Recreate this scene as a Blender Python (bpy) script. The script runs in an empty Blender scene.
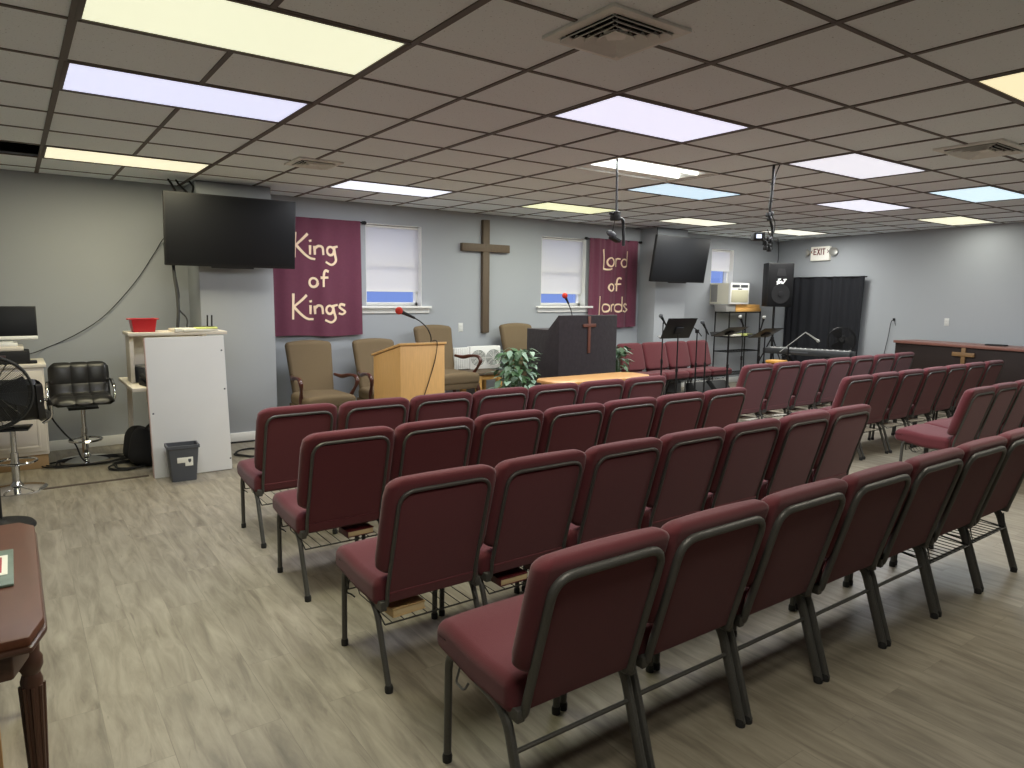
import bpy, bmesh, math, random
from mathutils import Vector, Matrix
random.seed(7)
PI = math.pi
sc = bpy.context.scene
COL = sc.collection

# ------------------------------------------------------------------ materials
MATS = {}
def srgb(c):
    return tuple(((v / 255) / 12.92 if v / 255 <= .04045 else ((v / 255 + .055) / 1.055) ** 2.4) for v in c)

def mat(name, rgb, rough=.6, metal=0, var=0, vscale=20, bump=0, bscale=200, spec=.5, coat=0, sheen=0, stretch=None):
    if name in MATS:
        return MATS[name]
    m = bpy.data.materials.new(name); m.use_nodes = True
    nt = m.node_tree; b = nt.nodes['Principled BSDF']
    c = srgb(rgb)
    b.inputs['Base Color'].default_value = (*c, 1)
    b.inputs['Roughness'].default_value = rough
    b.inputs['Metallic'].default_value = metal
    b.inputs['Specular IOR Level'].default_value = spec
    b.inputs['Coat Weight'].default_value = coat
    if sheen:
        b.inputs['Sheen Weight'].default_value = sheen
        b.inputs['Sheen Roughness'].default_value = .5
    tc = nt.nodes.new('ShaderNodeTexCoord')
    src = tc.outputs['Object']
    if stretch:
        mp = nt.nodes.new('ShaderNodeMapping'); mp.inputs['Scale'].default_value = stretch
        nt.links.new(src, mp.inputs['Vector']); src = mp.outputs['Vector']
    if var:
        n = nt.nodes.new('ShaderNodeTexNoise'); n.inputs['Scale'].default_value = vscale; n.inputs['Detail'].default_value = 5
        nt.links.new(src, n.inputs['Vector'])
        mx = nt.nodes.new('ShaderNodeMix'); mx.data_type = 'RGBA'
        mx.inputs[6].default_value = (*[max(0, v * (1 - var)) for v in c], 1)
        mx.inputs[7].default_value = (*[min(1, v * (1 + var)) for v in c], 1)
        nt.links.new(n.outputs['Fac'], mx.inputs[0]); nt.links.new(mx.outputs[2], b.inputs['Base Color'])
    if bump:
        n2 = nt.nodes.new('ShaderNodeTexNoise'); n2.inputs['Scale'].default_value = bscale; n2.inputs['Detail'].default_value = 3
        nt.links.new(src, n2.inputs['Vector'])
        bp = nt.nodes.new('ShaderNodeBump'); bp.inputs['Strength'].default_value = bump; bp.inputs['Distance'].default_value = .004
        nt.links.new(n2.outputs['Fac'], bp.inputs['Height']); nt.links.new(bp.outputs['Normal'], b.inputs['Normal'])
    MATS[name] = m
    return m

def emit(name, rgb, s):
    m = bpy.data.materials.new(name); m.use_nodes = True
    nt = m.node_tree; b = nt.nodes['Principled BSDF']
    b.inputs['Base Color'].default_value = (.8, .8, .8, 1); b.inputs['Roughness'].default_value = .4
    b.inputs['Emission Color'].default_value = (*srgb(rgb), 1); b.inputs['Emission Strength'].default_value = s
    return m

def floor_material():
    m = bpy.data.materials.new('vinyl_plank'); m.use_nodes = True
    nt = m.node_tree; N = nt.nodes; L = nt.links; b = N['Principled BSDF']
    tc = N.new('ShaderNodeTexCoord')
    mp = N.new('ShaderNodeMapping'); mp.inputs['Rotation'].default_value = (0, 0, PI / 2)
    L.new(tc.outputs['Object'], mp.inputs['Vector'])
    br = N.new('ShaderNodeTexBrick'); br.offset = .37; br.offset_frequency = 2
    br.inputs['Scale'].default_value = 1; br.inputs['Brick Width'].default_value = 1.22; br.inputs['Row Height'].default_value = .18
    br.inputs['Mortar Size'].default_value = .0012; br.inputs['Mortar Smooth'].default_value = .3
    br.inputs['Color1'].default_value = (.0, .0, .0, 1); br.inputs['Color2'].default_value = (1, 1, 1, 1); br.inputs['Mortar'].default_value = (.5, .5, .5, 1)
    L.new(mp.outputs['Vector'], br.inputs['Vector'])
    # grain: noise stretched along the plank, shifted plank by plank
    sh = N.new('ShaderNodeVectorMath'); sh.operation = 'MULTIPLY_ADD'
    sh.inputs[1].default_value = (7.3, 3.1, 0)
    L.new(br.outputs['Color'], sh.inputs[0]); L.new(mp.outputs['Vector'], sh.inputs[2])
    m2 = N.new('ShaderNodeMapping'); m2.inputs['Scale'].default_value = (1.6, 11, 1); L.new(sh.outputs[0], m2.inputs['Vector'])
    g1 = N.new('ShaderNodeTexNoise'); g1.inputs['Scale'].default_value = 1.6; g1.inputs['Detail'].default_value = 8; g1.inputs['Roughness'].default_value = .62; g1.inputs['Distortion'].default_value = .6
    L.new(m2.outputs['Vector'], g1.inputs['Vector'])
    rp = N.new('ShaderNodeValToRGB'); e = rp.color_ramp.elements
    e[0].position = .28; e[0].color = (*srgb((112, 104, 90)), 1)
    e[1].position = .72; e[1].color = (*srgb((164, 156, 138)), 1)
    x = e.new(.43); x.color = (*srgb((134, 126, 110)), 1)
    x = e.new(.55); x.color = (*srgb((149, 141, 124)), 1)
    L.new(g1.outputs['Fac'], rp.inputs['Fac'])
    tone = N.new('ShaderNodeMix'); tone.data_type = 'RGBA'; tone.blend_type = 'MULTIPLY'; tone.inputs[0].default_value = 1
    tr = N.new('ShaderNodeMapRange'); tr.inputs['To Min'].default_value = .84; tr.inputs['To Max'].default_value = .96
    L.new(br.outputs['Color'], tr.inputs['Value']); L.new(rp.outputs['Color'], tone.inputs[6]); L.new(tr.outputs['Result'], tone.inputs[7])
    # dark cracks and knots
    m3 = N.new('ShaderNodeMapping'); m3.inputs['Scale'].default_value = (1.1, 7, 1); L.new(sh.outputs[0], m3.inputs['Vector'])
    g2 = N.new('ShaderNodeTexNoise'); g2.inputs['Scale'].default_value = 2.4; g2.inputs['Detail'].default_value = 3; g2.inputs['Distortion'].default_value = 1.8
    L.new(m3.outputs['Vector'], g2.inputs['Vector'])
    r2 = N.new('ShaderNodeValToRGB'); r2.color_ramp.elements[0].position = .66; r2.color_ramp.elements[0].color = (0, 0, 0, 1)
    r2.color_ramp.elements[1].position = .78; r2.color_ramp.elements[1].color = (.55, .55, .55, 1)
    L.new(g2.outputs['Fac'], r2.inputs['Fac'])
    kn = N.new('ShaderNodeMix'); kn.data_type = 'RGBA'; kn.inputs[7].default_value = (*srgb((84, 74, 62)), 1)
    L.new(r2.outputs['Color'], kn.inputs[0]); L.new(tone.outputs[2], kn.inputs[6])
    sm = N.new('ShaderNodeMix'); sm.data_type = 'RGBA'; sm.inputs[7].default_value = (*srgb((92, 84, 72)), 1)
    mu = N.new('ShaderNodeMath'); mu.operation = 'MULTIPLY'; mu.inputs[1].default_value = .4
    L.new(br.outputs['Fac'], mu.inputs[0]); L.new(mu.outputs[0], sm.inputs[0]); L.new(kn.outputs[2], sm.inputs[6])
    L.new(sm.outputs[2], b.inputs['Base Color'])
    b.inputs['Roughness'].default_value = .42; b.inputs['Specular IOR Level'].default_value = .4
    bp = N.new('ShaderNodeBump'); bp.inputs['Strength'].default_value = .12; bp.inputs['Distance'].default_value = .003
    L.new(g1.outputs['Fac'], bp.inputs['Height']); L.new(bp.outputs['Normal'], b.inputs['Normal'])
    return m

def ceiling_material():
    m = bpy.data.materials.new('mineral_tile'); m.use_nodes = True
    nt = m.node_tree; N = nt.nodes; L = nt.links; b = N['Principled BSDF']
    tc = N.new('ShaderNodeTexCoord')
    v = N.new('ShaderNodeTexNoise'); v.inputs['Scale'].default_value = 90; v.inputs['Detail'].default_value = 4
    L.new(tc.outputs['Object'], v.inputs['Vector'])
    w = N.new('ShaderNodeTexNoise'); w.inputs['Scale'].default_value = .5; w.inputs['Detail'].default_value = 3
    L.new(tc.outputs['Object'], w.inputs['Vector'])
    # pinholes
    r = N.new('ShaderNodeValToRGB'); r.color_ramp.elements[0].position = .27; r.color_ramp.elements[0].color = (.5, .5, .5, 1)
    r.color_ramp.elements[1].position = .36; r.color_ramp.elements[1].color = (1, 1, 1, 1)
    L.new(v.outputs['Fac'], r.inputs['Fac'])
    mx = N.new('ShaderNodeMix'); mx.data_type = 'RGBA'
    mx.inputs[6].default_value = (*srgb(CEIL_A), 1); mx.inputs[7].default_value = (*srgb(CEIL_B), 1)
    L.new(w.outputs['Fac'], mx.inputs[0])
    m2 = N.new('ShaderNodeMix'); m2.data_type = 'RGBA'; m2.blend_type = 'MULTIPLY'; m2.inputs[0].default_value = 1
    L.new(mx.outputs[2], m2.inputs[6]); L.new(r.outputs['Color'], m2.inputs[7]); L.new(m2.outputs[2], b.inputs['Base Color'])
    b.inputs['Roughness'].default_value = .9; b.inputs['Specular IOR Level'].default_value = .1
    bp = N.new('ShaderNodeBump'); bp.inputs['Strength'].default_value = .25; bp.inputs['Distance'].default_value = .004
    L.new(v.outputs['Fac'], bp.inputs['Height']); L.new(bp.outputs['Normal'], b.inputs['Normal'])
    return m

def shade_material():
    m = bpy.data.materials.new('roller_shade_cloth'); m.use_nodes = True
    nt = m.node_tree; N = nt.nodes; L = nt.links
    out = N['Material Output']; N.remove(N['Principled BSDF'])
    d = N.new('ShaderNodeBsdfDiffuse'); d.inputs['Color'].default_value = (.78, .77, .77, 1)
    t = N.new('ShaderNodeBsdfTranslucent'); t.inputs['Color'].default_value = (.92, .91, .90, 1)
    mx = N.new('ShaderNodeMixShader'); mx.inputs[0].default_value = .5
    L.new(d.outputs[0], mx.inputs[1]); L.new(t.outputs[0], mx.inputs[2]); L.new(mx.outputs[0], out.inputs['Surface'])
    return m

def glass_material():
    m = bpy.data.materials.new('window_glass'); m.use_nodes = True
    nt = m.node_tree; N = nt.nodes; L = nt.links
    out = N['Material Output']; N.remove(N['Principled BSDF'])
    t = N.new('ShaderNodeBsdfTransparent'); g = N.new('ShaderNodeBsdfGlossy'); g.inputs['Roughness'].default_value = .05
    mx = N.new('ShaderNodeMixShader'); mx.inputs[0].default_value = .06
    L.new(t.outputs[0], mx.inputs[1]); L.new(g.outputs[0], mx.inputs[2]); L.new(mx.outputs[0], out.inputs['Surface'])
    return m

CEIL_A = (230, 238, 242); CEIL_B = (238, 245, 248)
WALL = mat('wall_paint', (160, 164, 169), .85, bump=.05, bscale=60, spec=.2)
FLOOR = floor_material()
CEIL = ceiling_material()
GRID = mat('grid_metal', (92, 84, 78), .6)
WHITE = mat('white_trim_paint', (225, 225, 222), .5)
PLAT = mat('platform_carpet', (96, 92, 88), .95, var=.2, bump=.4)
FAB = mat('burgundy_fabric', (94, 46, 51), .95, var=.16, vscale=240, bump=.35, bscale=420, spec=.1, sheen=.18)
FRAME = mat('hammered_grey_metal', (82, 81, 78), .45, metal=.4, var=.35, vscale=260, bump=.25, bscale=240)
RUBBER = mat('black_rubber', (30, 30, 30), .7)
WIRE = mat('dark_wire', (46, 46, 44), .45, metal=.5)
BLACKP = mat('black_plastic', (26, 26, 27), .6, spec=.3)
SCREEN = mat('dark_screen', (28, 29, 32), .45, spec=.15)
BLACKM = mat('black_metal', (22, 22, 23), .4, metal=.3)
LEATHER = mat('black_leatherette', (24, 23, 23), .38, bump=.1, bscale=150)
CHROME = mat('chrome', (215, 215, 215), .12, metal=1)
OLIVE = mat('olive_upholstery', (112, 97, 76), .92, var=.15, vscale=180, bump=.3, bscale=300, spec=.1)
MAHOG = mat('mahogany', (74, 34, 24), .3, var=.25, vscale=12, coat=.3)
OAK = mat('light_oak', (208, 164, 104), .45, var=.16, vscale=7, stretch=(9, 9, .9))
OAKTOP = mat('oak_table_top', (196, 146, 92), .35, var=.15, vscale=7, stretch=(.8, 9, 9))
DARKWOOD = mat('dark_walnut', (36, 26, 23), .6, spec=.25, var=.25, vscale=6, stretch=(1, 1, 5))
COUNTERTOP = mat('counter_top_wood', (122, 82, 72), .35, var=.15, vscale=5)
CROSSW = mat('weathered_cross_wood', (90, 76, 60), .65, var=.25, vscale=9, stretch=(6, 6, 1))
REDWOOD = mat('reddish_cross_wood', (98, 58, 46), .5, var=.2, vscale=9)
GOLDWOOD = mat('golden_cross_wood', (122, 92, 58), .5, var=.2, vscale=9)
BANNER = mat('burgundy_banner_cloth', (98, 42, 64), .8, var=.12, vscale=30, bump=.15, bscale=300, sheen=.2)
CREAM = mat('cream_lettering', (240, 216, 184), .7)
CREAM2 = mat('cream_plastic', (214, 206, 178), .5)
PAGES = mat('book_pages', (206, 184, 142), .8, var=.12, vscale=60, stretch=(1, 1, 12))
BOOKC = mat('maroon_book_cover', (88, 28, 32), .5)
CREAMBOOK = mat('kraft_book_cover', (190, 160, 112), .6, var=.1)
VELVET = mat('dark_velvet_cloth', (47, 41, 44), .85, var=.35, vscale=16, bump=.8, bscale=24, sheen=.15, spec=.2)
CURT = mat('black_curtain_cloth', (36, 37, 41), .9, bump=.15, bscale=250, spec=.15)
BOARDW = mat('white_board_face', (218, 217, 213), .55, var=.03, vscale=5)
PINKEDGE = mat('bare_board_edge', (188, 160, 150), .8)
CABW = mat('antique_white_cabinet', (214, 206, 192), .5)
TOEK = mat('bare_wood_kick', (172, 140, 98), .7, var=.15, vscale=10)
REDP = mat('red_plastic', (186, 24, 34), .4)
REDFOAM = mat('red_foam', (190, 52, 40), .95, bump=.3)
GREYP = mat('grey_bin_plastic', (72, 74, 78), .5)
LABELW = mat('white_label', (226, 224, 210), .6)
PAPER = mat('white_paper', (226, 222, 208), .8)
GREENP = mat('pale_green_paper', (198, 206, 120), .8)
LEAFG = mat('leaf_green', (66, 96, 62), .5, var=.4, vscale=9)
LEAFP = mat('pale_leaf', (134, 160, 140), .5, var=.3, vscale=11)
TERRA = mat('wicker_pot', (164, 112, 66), .8, var=.25, vscale=60)
GREYM = mat('light_grey_metal', (170, 170, 166), .4, metal=.4)
ACW = mat('ac_beige_plastic', (218, 214, 196), .5)
ACG = mat('ac_grille_beige', (186, 182, 156), .6)
PINE = mat('pine_block', (214, 164, 92), .6, var=.15, vscale=7, stretch=(1, 8, 8))
GREYBOX = mat('grey_flat_case', (142, 140, 136), .6)
VENTM = mat('dusty_vent_metal', (226, 226, 222), .6, var=.18, vscale=7)
DARK = mat('dark_void', (18, 17, 16), .9)
TABLEW = mat('brown_table_wood', (84, 48, 31), .5, var=.3, vscale=5, stretch=(5, 1, 5), spec=.3)
TABLED = mat('dark_table_edge', (72, 46, 34), .4, var=.2, vscale=8)
CARD = mat('cardboard', (176, 138, 92), .85, var=.08)
SEAM = mat('dark_floor_strip', (74, 62, 52), .6)
EXITR = mat('exit_red', (112, 40, 38), .6)
MAGG = mat('magazine_green', (96, 112, 100), .5, var=.4, vscale=25)
LOGOW = mat('white_logo', (236, 236, 236), .5)
SHADE = shade_material()
GLASS = glass_material()
CONEM = mat('speaker_cone', (34, 34, 36), .7, spec=.2)
GRILLE = mat('speaker_grille', (22, 22, 24), .8, spec=.15, bump=.2, bscale=500)
YWOOD = mat('yellow_stool_wood', (206, 150, 66), .5, var=.12)

# ------------------------------------------------------------------ mesh builder
class MB:
    def __init__(self):
        self.bm = bmesh.new()
    def _merge(self, bm2, M=None):
        if M is not None:
            bmesh.ops.transform(bm2, matrix=M, verts=bm2.verts)
        me = bpy.data.meshes.new('tmp'); bm2.to_mesh(me); bm2.free()
        self.bm.from_mesh(me); bpy.data.meshes.remove(me)
        return self
    def box(self, x0, x1, y0, y1, z0, z1, b=.003, M=None, seg=2):
        t = bmesh.new(); bmesh.ops.create_cube(t, size=1)
        for v in t.verts:
            v.co = Vector(((x0 + x1) / 2 + v.co.x * (x1 - x0), (y0 + y1) / 2 + v.co.y * (y1 - y0), (z0 + z1) / 2 + v.co.z * (z1 - z0)))
        b = min(b, .45 * min(abs(x1 - x0), abs(y1 - y0), abs(z1 - z0)))
        if b > 0:
            bmesh.ops.bevel(t, geom=t.edges[:], offset=b, segments=seg, profile=.5, affect='EDGES')
        return self._merge(t, M)
    def rbox(self, x0, x1, y0, y1, z0, z1, r, f=None, n=6, k=4, M=None):
        """soft box: rounded by r, optional deform f(co)->co"""
        t = bmesh.new()
        c = Vector(((x0 + x1) / 2, (y0 + y1) / 2, (z0 + z1) / 2)); hs = Vector(((x1 - x0) / 2, (y1 - y0) / 2, (z1 - z0) / 2))
        r = min(r, *[h * .999 for h in hs])
        def axis(h):
            band = [math.tan(math.radians(45 * i / k)) for i in range(k + 1)]
            inner = h - r
            a = [-(inner + r * q) for q in reversed(band)]
            mid = [-inner + 2 * inner * i / n for i in range(1, n)]
            return a + mid + [-q for q in reversed(a)]
        ax = [axis(h) for h in hs]
        def put(p):
            q = Vector([max(-(hs[i] - r), min(hs[i] - r, p[i])) for i in range(3)])
            d = Vector(p) - q
            if d.length > 1e-9:
                q = q + d.normalized() * r
            q = q + c
            return f(q) if f else q
        for a in range(3):
            u, w = (a + 1) % 3, (a + 2) % 3
            for s in (-1, 1):
                g = []
                for iu in ax[u]:
                    row = []
                    for iw in ax[w]:
                        p = [0, 0, 0]; p[a] = s * hs[a]; p[u] = iu; p[w] = iw
                        row.append(t.verts.new(put(p)))
                    g.append(row)
                for i in range(len(g) - 1):
                    for j in range(len(g[0]) - 1):
                        q = [g[i][j], g[i + 1][j], g[i + 1][j + 1], g[i][j + 1]]
                        if s < 0: q.reverse()
                        t.faces.new(q)
        bmesh.ops.remove_doubles(t, verts=t.verts, dist=1e-5)
        bmesh.ops.recalc_face_normals(t, faces=t.faces)
        return self._merge(t, M)
    def tube(self, pts, r, seg=8, closed=False, ry=None, M=None):
        """tube through pts; r number or list; ry: second radius"""
        t = bmesh.new()
        P = [Vector(p) for p in pts]; n = len(P)
        rs = r if isinstance(r, (list, tuple)) else [r] * n
        rings = []; up = None
        for i in range(n):
            a = P[(i - 1) % n] if (closed or i > 0) else P[i]
            b = P[(i + 1) % n] if (closed or i < n - 1) else P[i]
            d = (b - a)
            d = d.normalized() if d.length > 1e-9 else Vector((0, 0, 1))
            if up is None:
                up = Vector((0, 0, 1)) if abs(d.z) < .9 else Vector((1, 0, 0))
            s = d.cross(up)
            if s.length < 1e-6:
                s = d.orthogonal()
            s.normalize(); up = s.cross(d).normalized()
            k = 1
            if (closed or 0 < i < n - 1):
                d1 = (P[i] - a).normalized(); d2 = (b - P[i]).normalized()
                cs = max(.5, math.sqrt(max(0, (1 + d1.dot(d2)) / 2)))
                k = 1 / cs if cs > .75 else 1.15
            ring = []
            for j in range(seg):
                an = 2 * PI * (j + .5) / seg
                ring.append(t.verts.new(P[i] + s * math.cos(an) * rs[i] * k + up * math.sin(an) * (ry or rs[i])))
            rings.append(ring)
        m = n if closed else n - 1
        for i in range(m):
            A, B = rings[i], rings[(i + 1) % n]
            for j in range(seg):
                t.faces.new((A[j], B[j], B[(j + 1) % seg], A[(j + 1) % seg]))
        if not closed:
            t.faces.new(rings[0]); t.faces.new(list(reversed(rings[-1])))
        bmesh.ops.recalc_face_normals(t, faces=t.faces)
        return self._merge(t, M)
    def lathe(self, prof, c=(0, 0, 0), seg=20, M=None):
        t = bmesh.new(); rings = []
        for r, z in prof:
            if r < 1e-6:
                rings.append([t.verts.new((c[0], c[1], c[2] + z))])
            else:
                rings.append([t.verts.new((c[0] + r * math.cos(2 * PI * j / seg), c[1] + r * math.sin(2 * PI * j / seg), c[2] + z)) for j in range(seg)])
        for A, B in zip(rings, rings[1:]):
            for j in range(seg):
                k = (j + 1) % seg
                if len(A) == 1 and len(B) == 1: continue
                if len(A) == 1: t.faces.new((A[0], B[j], B[k]))
                elif len(B) == 1: t.faces.new((A[j], B[0], A[k]))
                else: t.faces.new((A[j], B[j], B[k], A[k]))
        if len(rings[0]) > 1: t.faces.new(rings[0])
        if len(rings[-1]) > 1: t.faces.new(list(reversed(rings[-1])))
        bmesh.ops.recalc_face_normals(t, faces=t.faces)
        return self._merge(t, M)
    def prism(self, poly, axis, a, b, M=None, bev=0):
        """poly: 2D points; axis 'x': (y,z), 'y': (x,z), 'z': (x,y)"""
        t = bmesh.new()
        def p3(p, v):
            return {'x': (v, p[0], p[1]), 'y': (p[0], v, p[1]), 'z': (p[0], p[1], v)}[axis]
        A = [t.verts.new(p3(p, a)) for p in poly]; B = [t.verts.new(p3(p, b)) for p in poly]
        t.faces.new(A); t.faces.new(list(reversed(B)))
        for i in range(len(poly)):
            k = (i + 1) % len(poly)
            t.faces.new((A[i], A[k], B[k], B[i]))
        bmesh.ops.recalc_face_normals(t, faces=t.faces)
        if bev:
            bmesh.ops.bevel(t, geom=t.edges[:], offset=bev, segments=2, profile=.5, affect='EDGES')
        return self._merge(t, M)
    def stroke(self, pts, w, y0, y1, M=None):
        """flat pen stroke in the XZ plane, between y0 and y1"""
        t = bmesh.new(); P = [Vector((p[0], p[1])) for p in pts]; n = len(P)
        ws = w if isinstance(w, (list, tuple)) else [w] * n
        R = []
        for i in range(n):
            a = P[max(0, i - 1)]; b = P[min(n - 1, i + 1)]
            d = (b - a).normalized(); nn = Vector((-d.y, d.x)) * ws[i] / 2
            p, q = P[i] + nn, P[i] - nn
            R.append([t.verts.new((p.x, y0, p.y)), t.verts.new((q.x, y0, q.y)), t.verts.new((q.x, y1, q.y)), t.verts.new((p.x, y1, p.y))])
        for A, B in zip(R, R[1:]):
            for j in range(4):
                t.faces.new((A[j], A[(j + 1) % 4], B[(j + 1) % 4], B[j]))
        t.faces.new(R[0]); t.faces.new(list(reversed(R[-1])))
        bmesh.ops.recalc_face_normals(t, faces=t.faces)
        return self._merge(t, M)
    def sheet(self, fn, nu, nv, thick, M=None):
        """fn(u,v)->point on a cloth; given real thickness along -normal"""
        t = bmesh.new()
        g = [[Vector(fn(i / nu, j / nv)) for j in range(nv + 1)] for i in range(nu + 1)]
        F = [[t.verts.new(p) for p in row] for row in g]; Bk = []
        for i in range(nu + 1):
            row = []
            for j in range(nv + 1):
                du = g[min(nu, i + 1)][j] - g[max(0, i - 1)][j]; dv = g[i][min(nv, j + 1)] - g[i][max(0, j - 1)]
                nn = du.cross(dv)
                nn = nn.normalized() if nn.length > 1e-9 else Vector((0, 1, 0))
                row.append(t.verts.new(g[i][j] - nn * thick))
            Bk.append(row)
        for i in range(nu):
            for j in range(nv):
                t.faces.new((F[i][j], F[i + 1][j], F[i + 1][j + 1], F[i][j + 1]))
                t.faces.new((Bk[i][j], Bk[i][j + 1], Bk[i + 1][j + 1], Bk[i + 1][j]))
        for i in range(nu):
            t.faces.new((F[i][0], Bk[i][0], Bk[i + 1][0], F[i + 1][0])); t.faces.new((F[i][nv], F[i + 1][nv], Bk[i + 1][nv], Bk[i][nv]))
        for j in range(nv):
            t.faces.new((F[0][j], F[0][j + 1], Bk[0][j + 1], Bk[0][j])); t.faces.new((F[nu][j], Bk[nu][j], Bk[nu][j + 1], F[nu][j + 1]))
        bmesh.ops.recalc_face_normals(t, faces=t.faces)
        return self._merge(t, M)
    def ball(self, c, r, sz=1, M=None, sub=3):
        t = bmesh.new(); bmesh.ops.create_icosphere(t, subdivisions=sub, radius=r)
        for v in t.verts: v.co = Vector((v.co.x + c[0], v.co.y + c[1], v.co.z * sz + c[2]))
        return self._merge(t, M)
    def torus(self, c, R, r, axis='z', n=24, seg=6, M=None):
        pts = []
        for i in range(n):
            a = 2 * PI * i / n; p = (R * math.cos(a), R * math.sin(a))
            pts.append({'z': (c[0] + p[0], c[1] + p[1], c[2]), 'y': (c[0] + p[0], c[1], c[2] + p[1]), 'x': (c[0], c[1] + p[0], c[2] + p[1])}[axis])
        return self.tube(pts, r, seg, closed=True, M=M)
    def mesh(self, name, material):
        me = bpy.data.meshes.new(name)
        self.bm.to_mesh(me); self.bm.free()
        for p in me.polygons: p.use_smooth = True
        me.set_sharp_from_angle(angle=math.radians(38))
        for mm in (material if isinstance(material, (list, tuple)) else [material]): me.materials.append(mm)
        return me
    def build(self, name, material, parent=None):
        o = bpy.data.objects.new(name, self.mesh(name, material)); COL.objects.link(o)
        if parent is not None: o.parent = parent
        return o

def tag(o, label, cat, group=None, kind=None):
    o['label'] = label; o['category'] = cat
    if group: o['group'] = group
    if kind: o['kind'] = kind
    return o
def thing(name, label, cat, loc=(0, 0, 0), rz=0, group=None):
    o = bpy.data.objects.new(name, None); COL.objects.link(o)
    o.location = loc; o.rotation_euler = (0, 0, rz); o.empty_display_size = .1
    return tag(o, label, cat, group)
def struct(o):
    o['kind'] = 'structure'; return o
def copy_tree(o, parent=None):
    c = o.copy(); COL.objects.link(c)
    if parent is not None: c.parent = parent
    for ch in list(o.children): copy_tree(ch, c)
    return c
def arc(cx, cy, r, a0, a1, n=6):
    return [(cx + r * math.cos(math.radians(a0 + (a1 - a0) * i / n)), cy + r * math.sin(math.radians(a0 + (a1 - a0) * i / n))) for i in range(n + 1)]
def fillet(P, r, n=5):
    """round the inner corners of a 3D polyline"""
    P = [Vector(p) for p in P]; out = [P[0]]
    for i in range(1, len(P) - 1):
        a, b, c = P[i - 1], P[i], P[i + 1]
        rr = min(r, (a - b).length * .49, (c - b).length * .49)
        p, q = b + (a - b).normalized() * rr, b + (c - b).normalized() * rr
        for k in range(n + 1):
            t = k / n; out.append((1 - t) ** 2 * p + 2 * t * (1 - t) * b + t * t * q)
    out.append(P[-1]); return out
def bez(P, n=20):
    """Catmull-Rom through P"""
    P = [Vector(p) for p in P]; Q = [2 * P[0] - P[1]] + P + [2 * P[-1] - P[-2]]; out = []
    m = max(2, n // (len(P) - 1))
    for i in range(1, len(Q) - 2):
        for k in range(m):
            t = k / m; a, b, c, d = Q[i - 1], Q[i], Q[i + 1], Q[i + 2]
            out.append(.5 * ((2 * b) + (c - a) * t + (2 * a - 5 * b + 4 * c - d) * t * t + (3 * b - a - 3 * c + d) * t ** 3))
    out.append(P[-1]); return out
ORD = ['first', 'second', 'third', 'fourth', 'fifth', 'sixth', 'seventh']

# ------------------------------------------------------------------ room
H = 2.6527; T = .61; X0, Y0 = .2786, 2.8298          # ceiling tile grid origin
BW = 8.04                                            # back wall face
RA = Vector((11.4, 3.81, 0)); RB = Vector((12.12, 8.04, 0)); RD = (RB - RA).normalized()
RROT = math.atan2(-RD.y, -RD.x)
def RW(s, z=0, off=0):                               # point on the right wall, off = into the room
    n = Vector((-RD.y, RD.x, 0))
    p = RA + RD * s + n * off
    return (p.x, p.y, z)

struct(MB().box(-2.6, 12.6, -3.6, 8.4, -.1, 0, 0).build('floor', FLOOR))
# back wall with three window openings
WINS = [(3.57, 4.34, 1.415, 2.42), (6.30, 7.16, 1.415, 2.42), (10.12, 10.74, 1.43, 2.42)]
mb = MB(); x = -2.6
for (a, b, z0, z1) in WINS:
    mb.box(x, a, BW, BW + .22, 0, 2.95, 0); mb.box(a, b, BW, BW + .22, 0, z0, 0); mb.box(a, b, BW, BW + .22, z1, 2.95, 0); x = b
mb.box(x, 12.5, BW, BW + .22, 0, 2.95, 0)
struct(mb.build('wall_back', WALL))
struct(MB().box(-7.6, 4.5, -.2, 0, 0, 2.95, 0).build('wall_right', WALL))
o = bpy.data.objects['wall_right']; o.location = RW(0); o.rotation_euler = (0, 0, RROT + PI)
struct(MB().box(-2.8, -2.6, -3.6, 8.4, 0, 2.95, 0).build('wall_left', WALL))
struct(MB().box(-2.6, 12.6, -3.8, -3.6, 0, 2.95, 0).build('wall_front', WALL))
struct(MB().box(1.55, 2.28, 7.5, BW, 0, H, .004).build('wall_column_left', WALL))
struct(MB().box(8.32, 9.04, 7.68, BW, 0, H, .004).build('wall_column_right', WALL))
mb = MB()
for a, b in ((-2.6, 1.54), (2.29, 8.31), (9.05, 12.1)): mb.box(a, b, BW - .016, BW, 0, .1, .004)
struct(mb.build('baseboard_back', WHITE))
struct(MB().box(1.545, 2.285, 7.484, 7.5, 0, .1, .004).build('baseboard_column', WHITE))
struct(MB().box(-2.5, .87, 6.48, 6.52, -.001, .006, .002).build('trim_1', SEAM))
struct(MB().box(3.86, 7.0, 6.22, BW, 0, .15, .01).build('floor_platform', PLAT))

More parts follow.
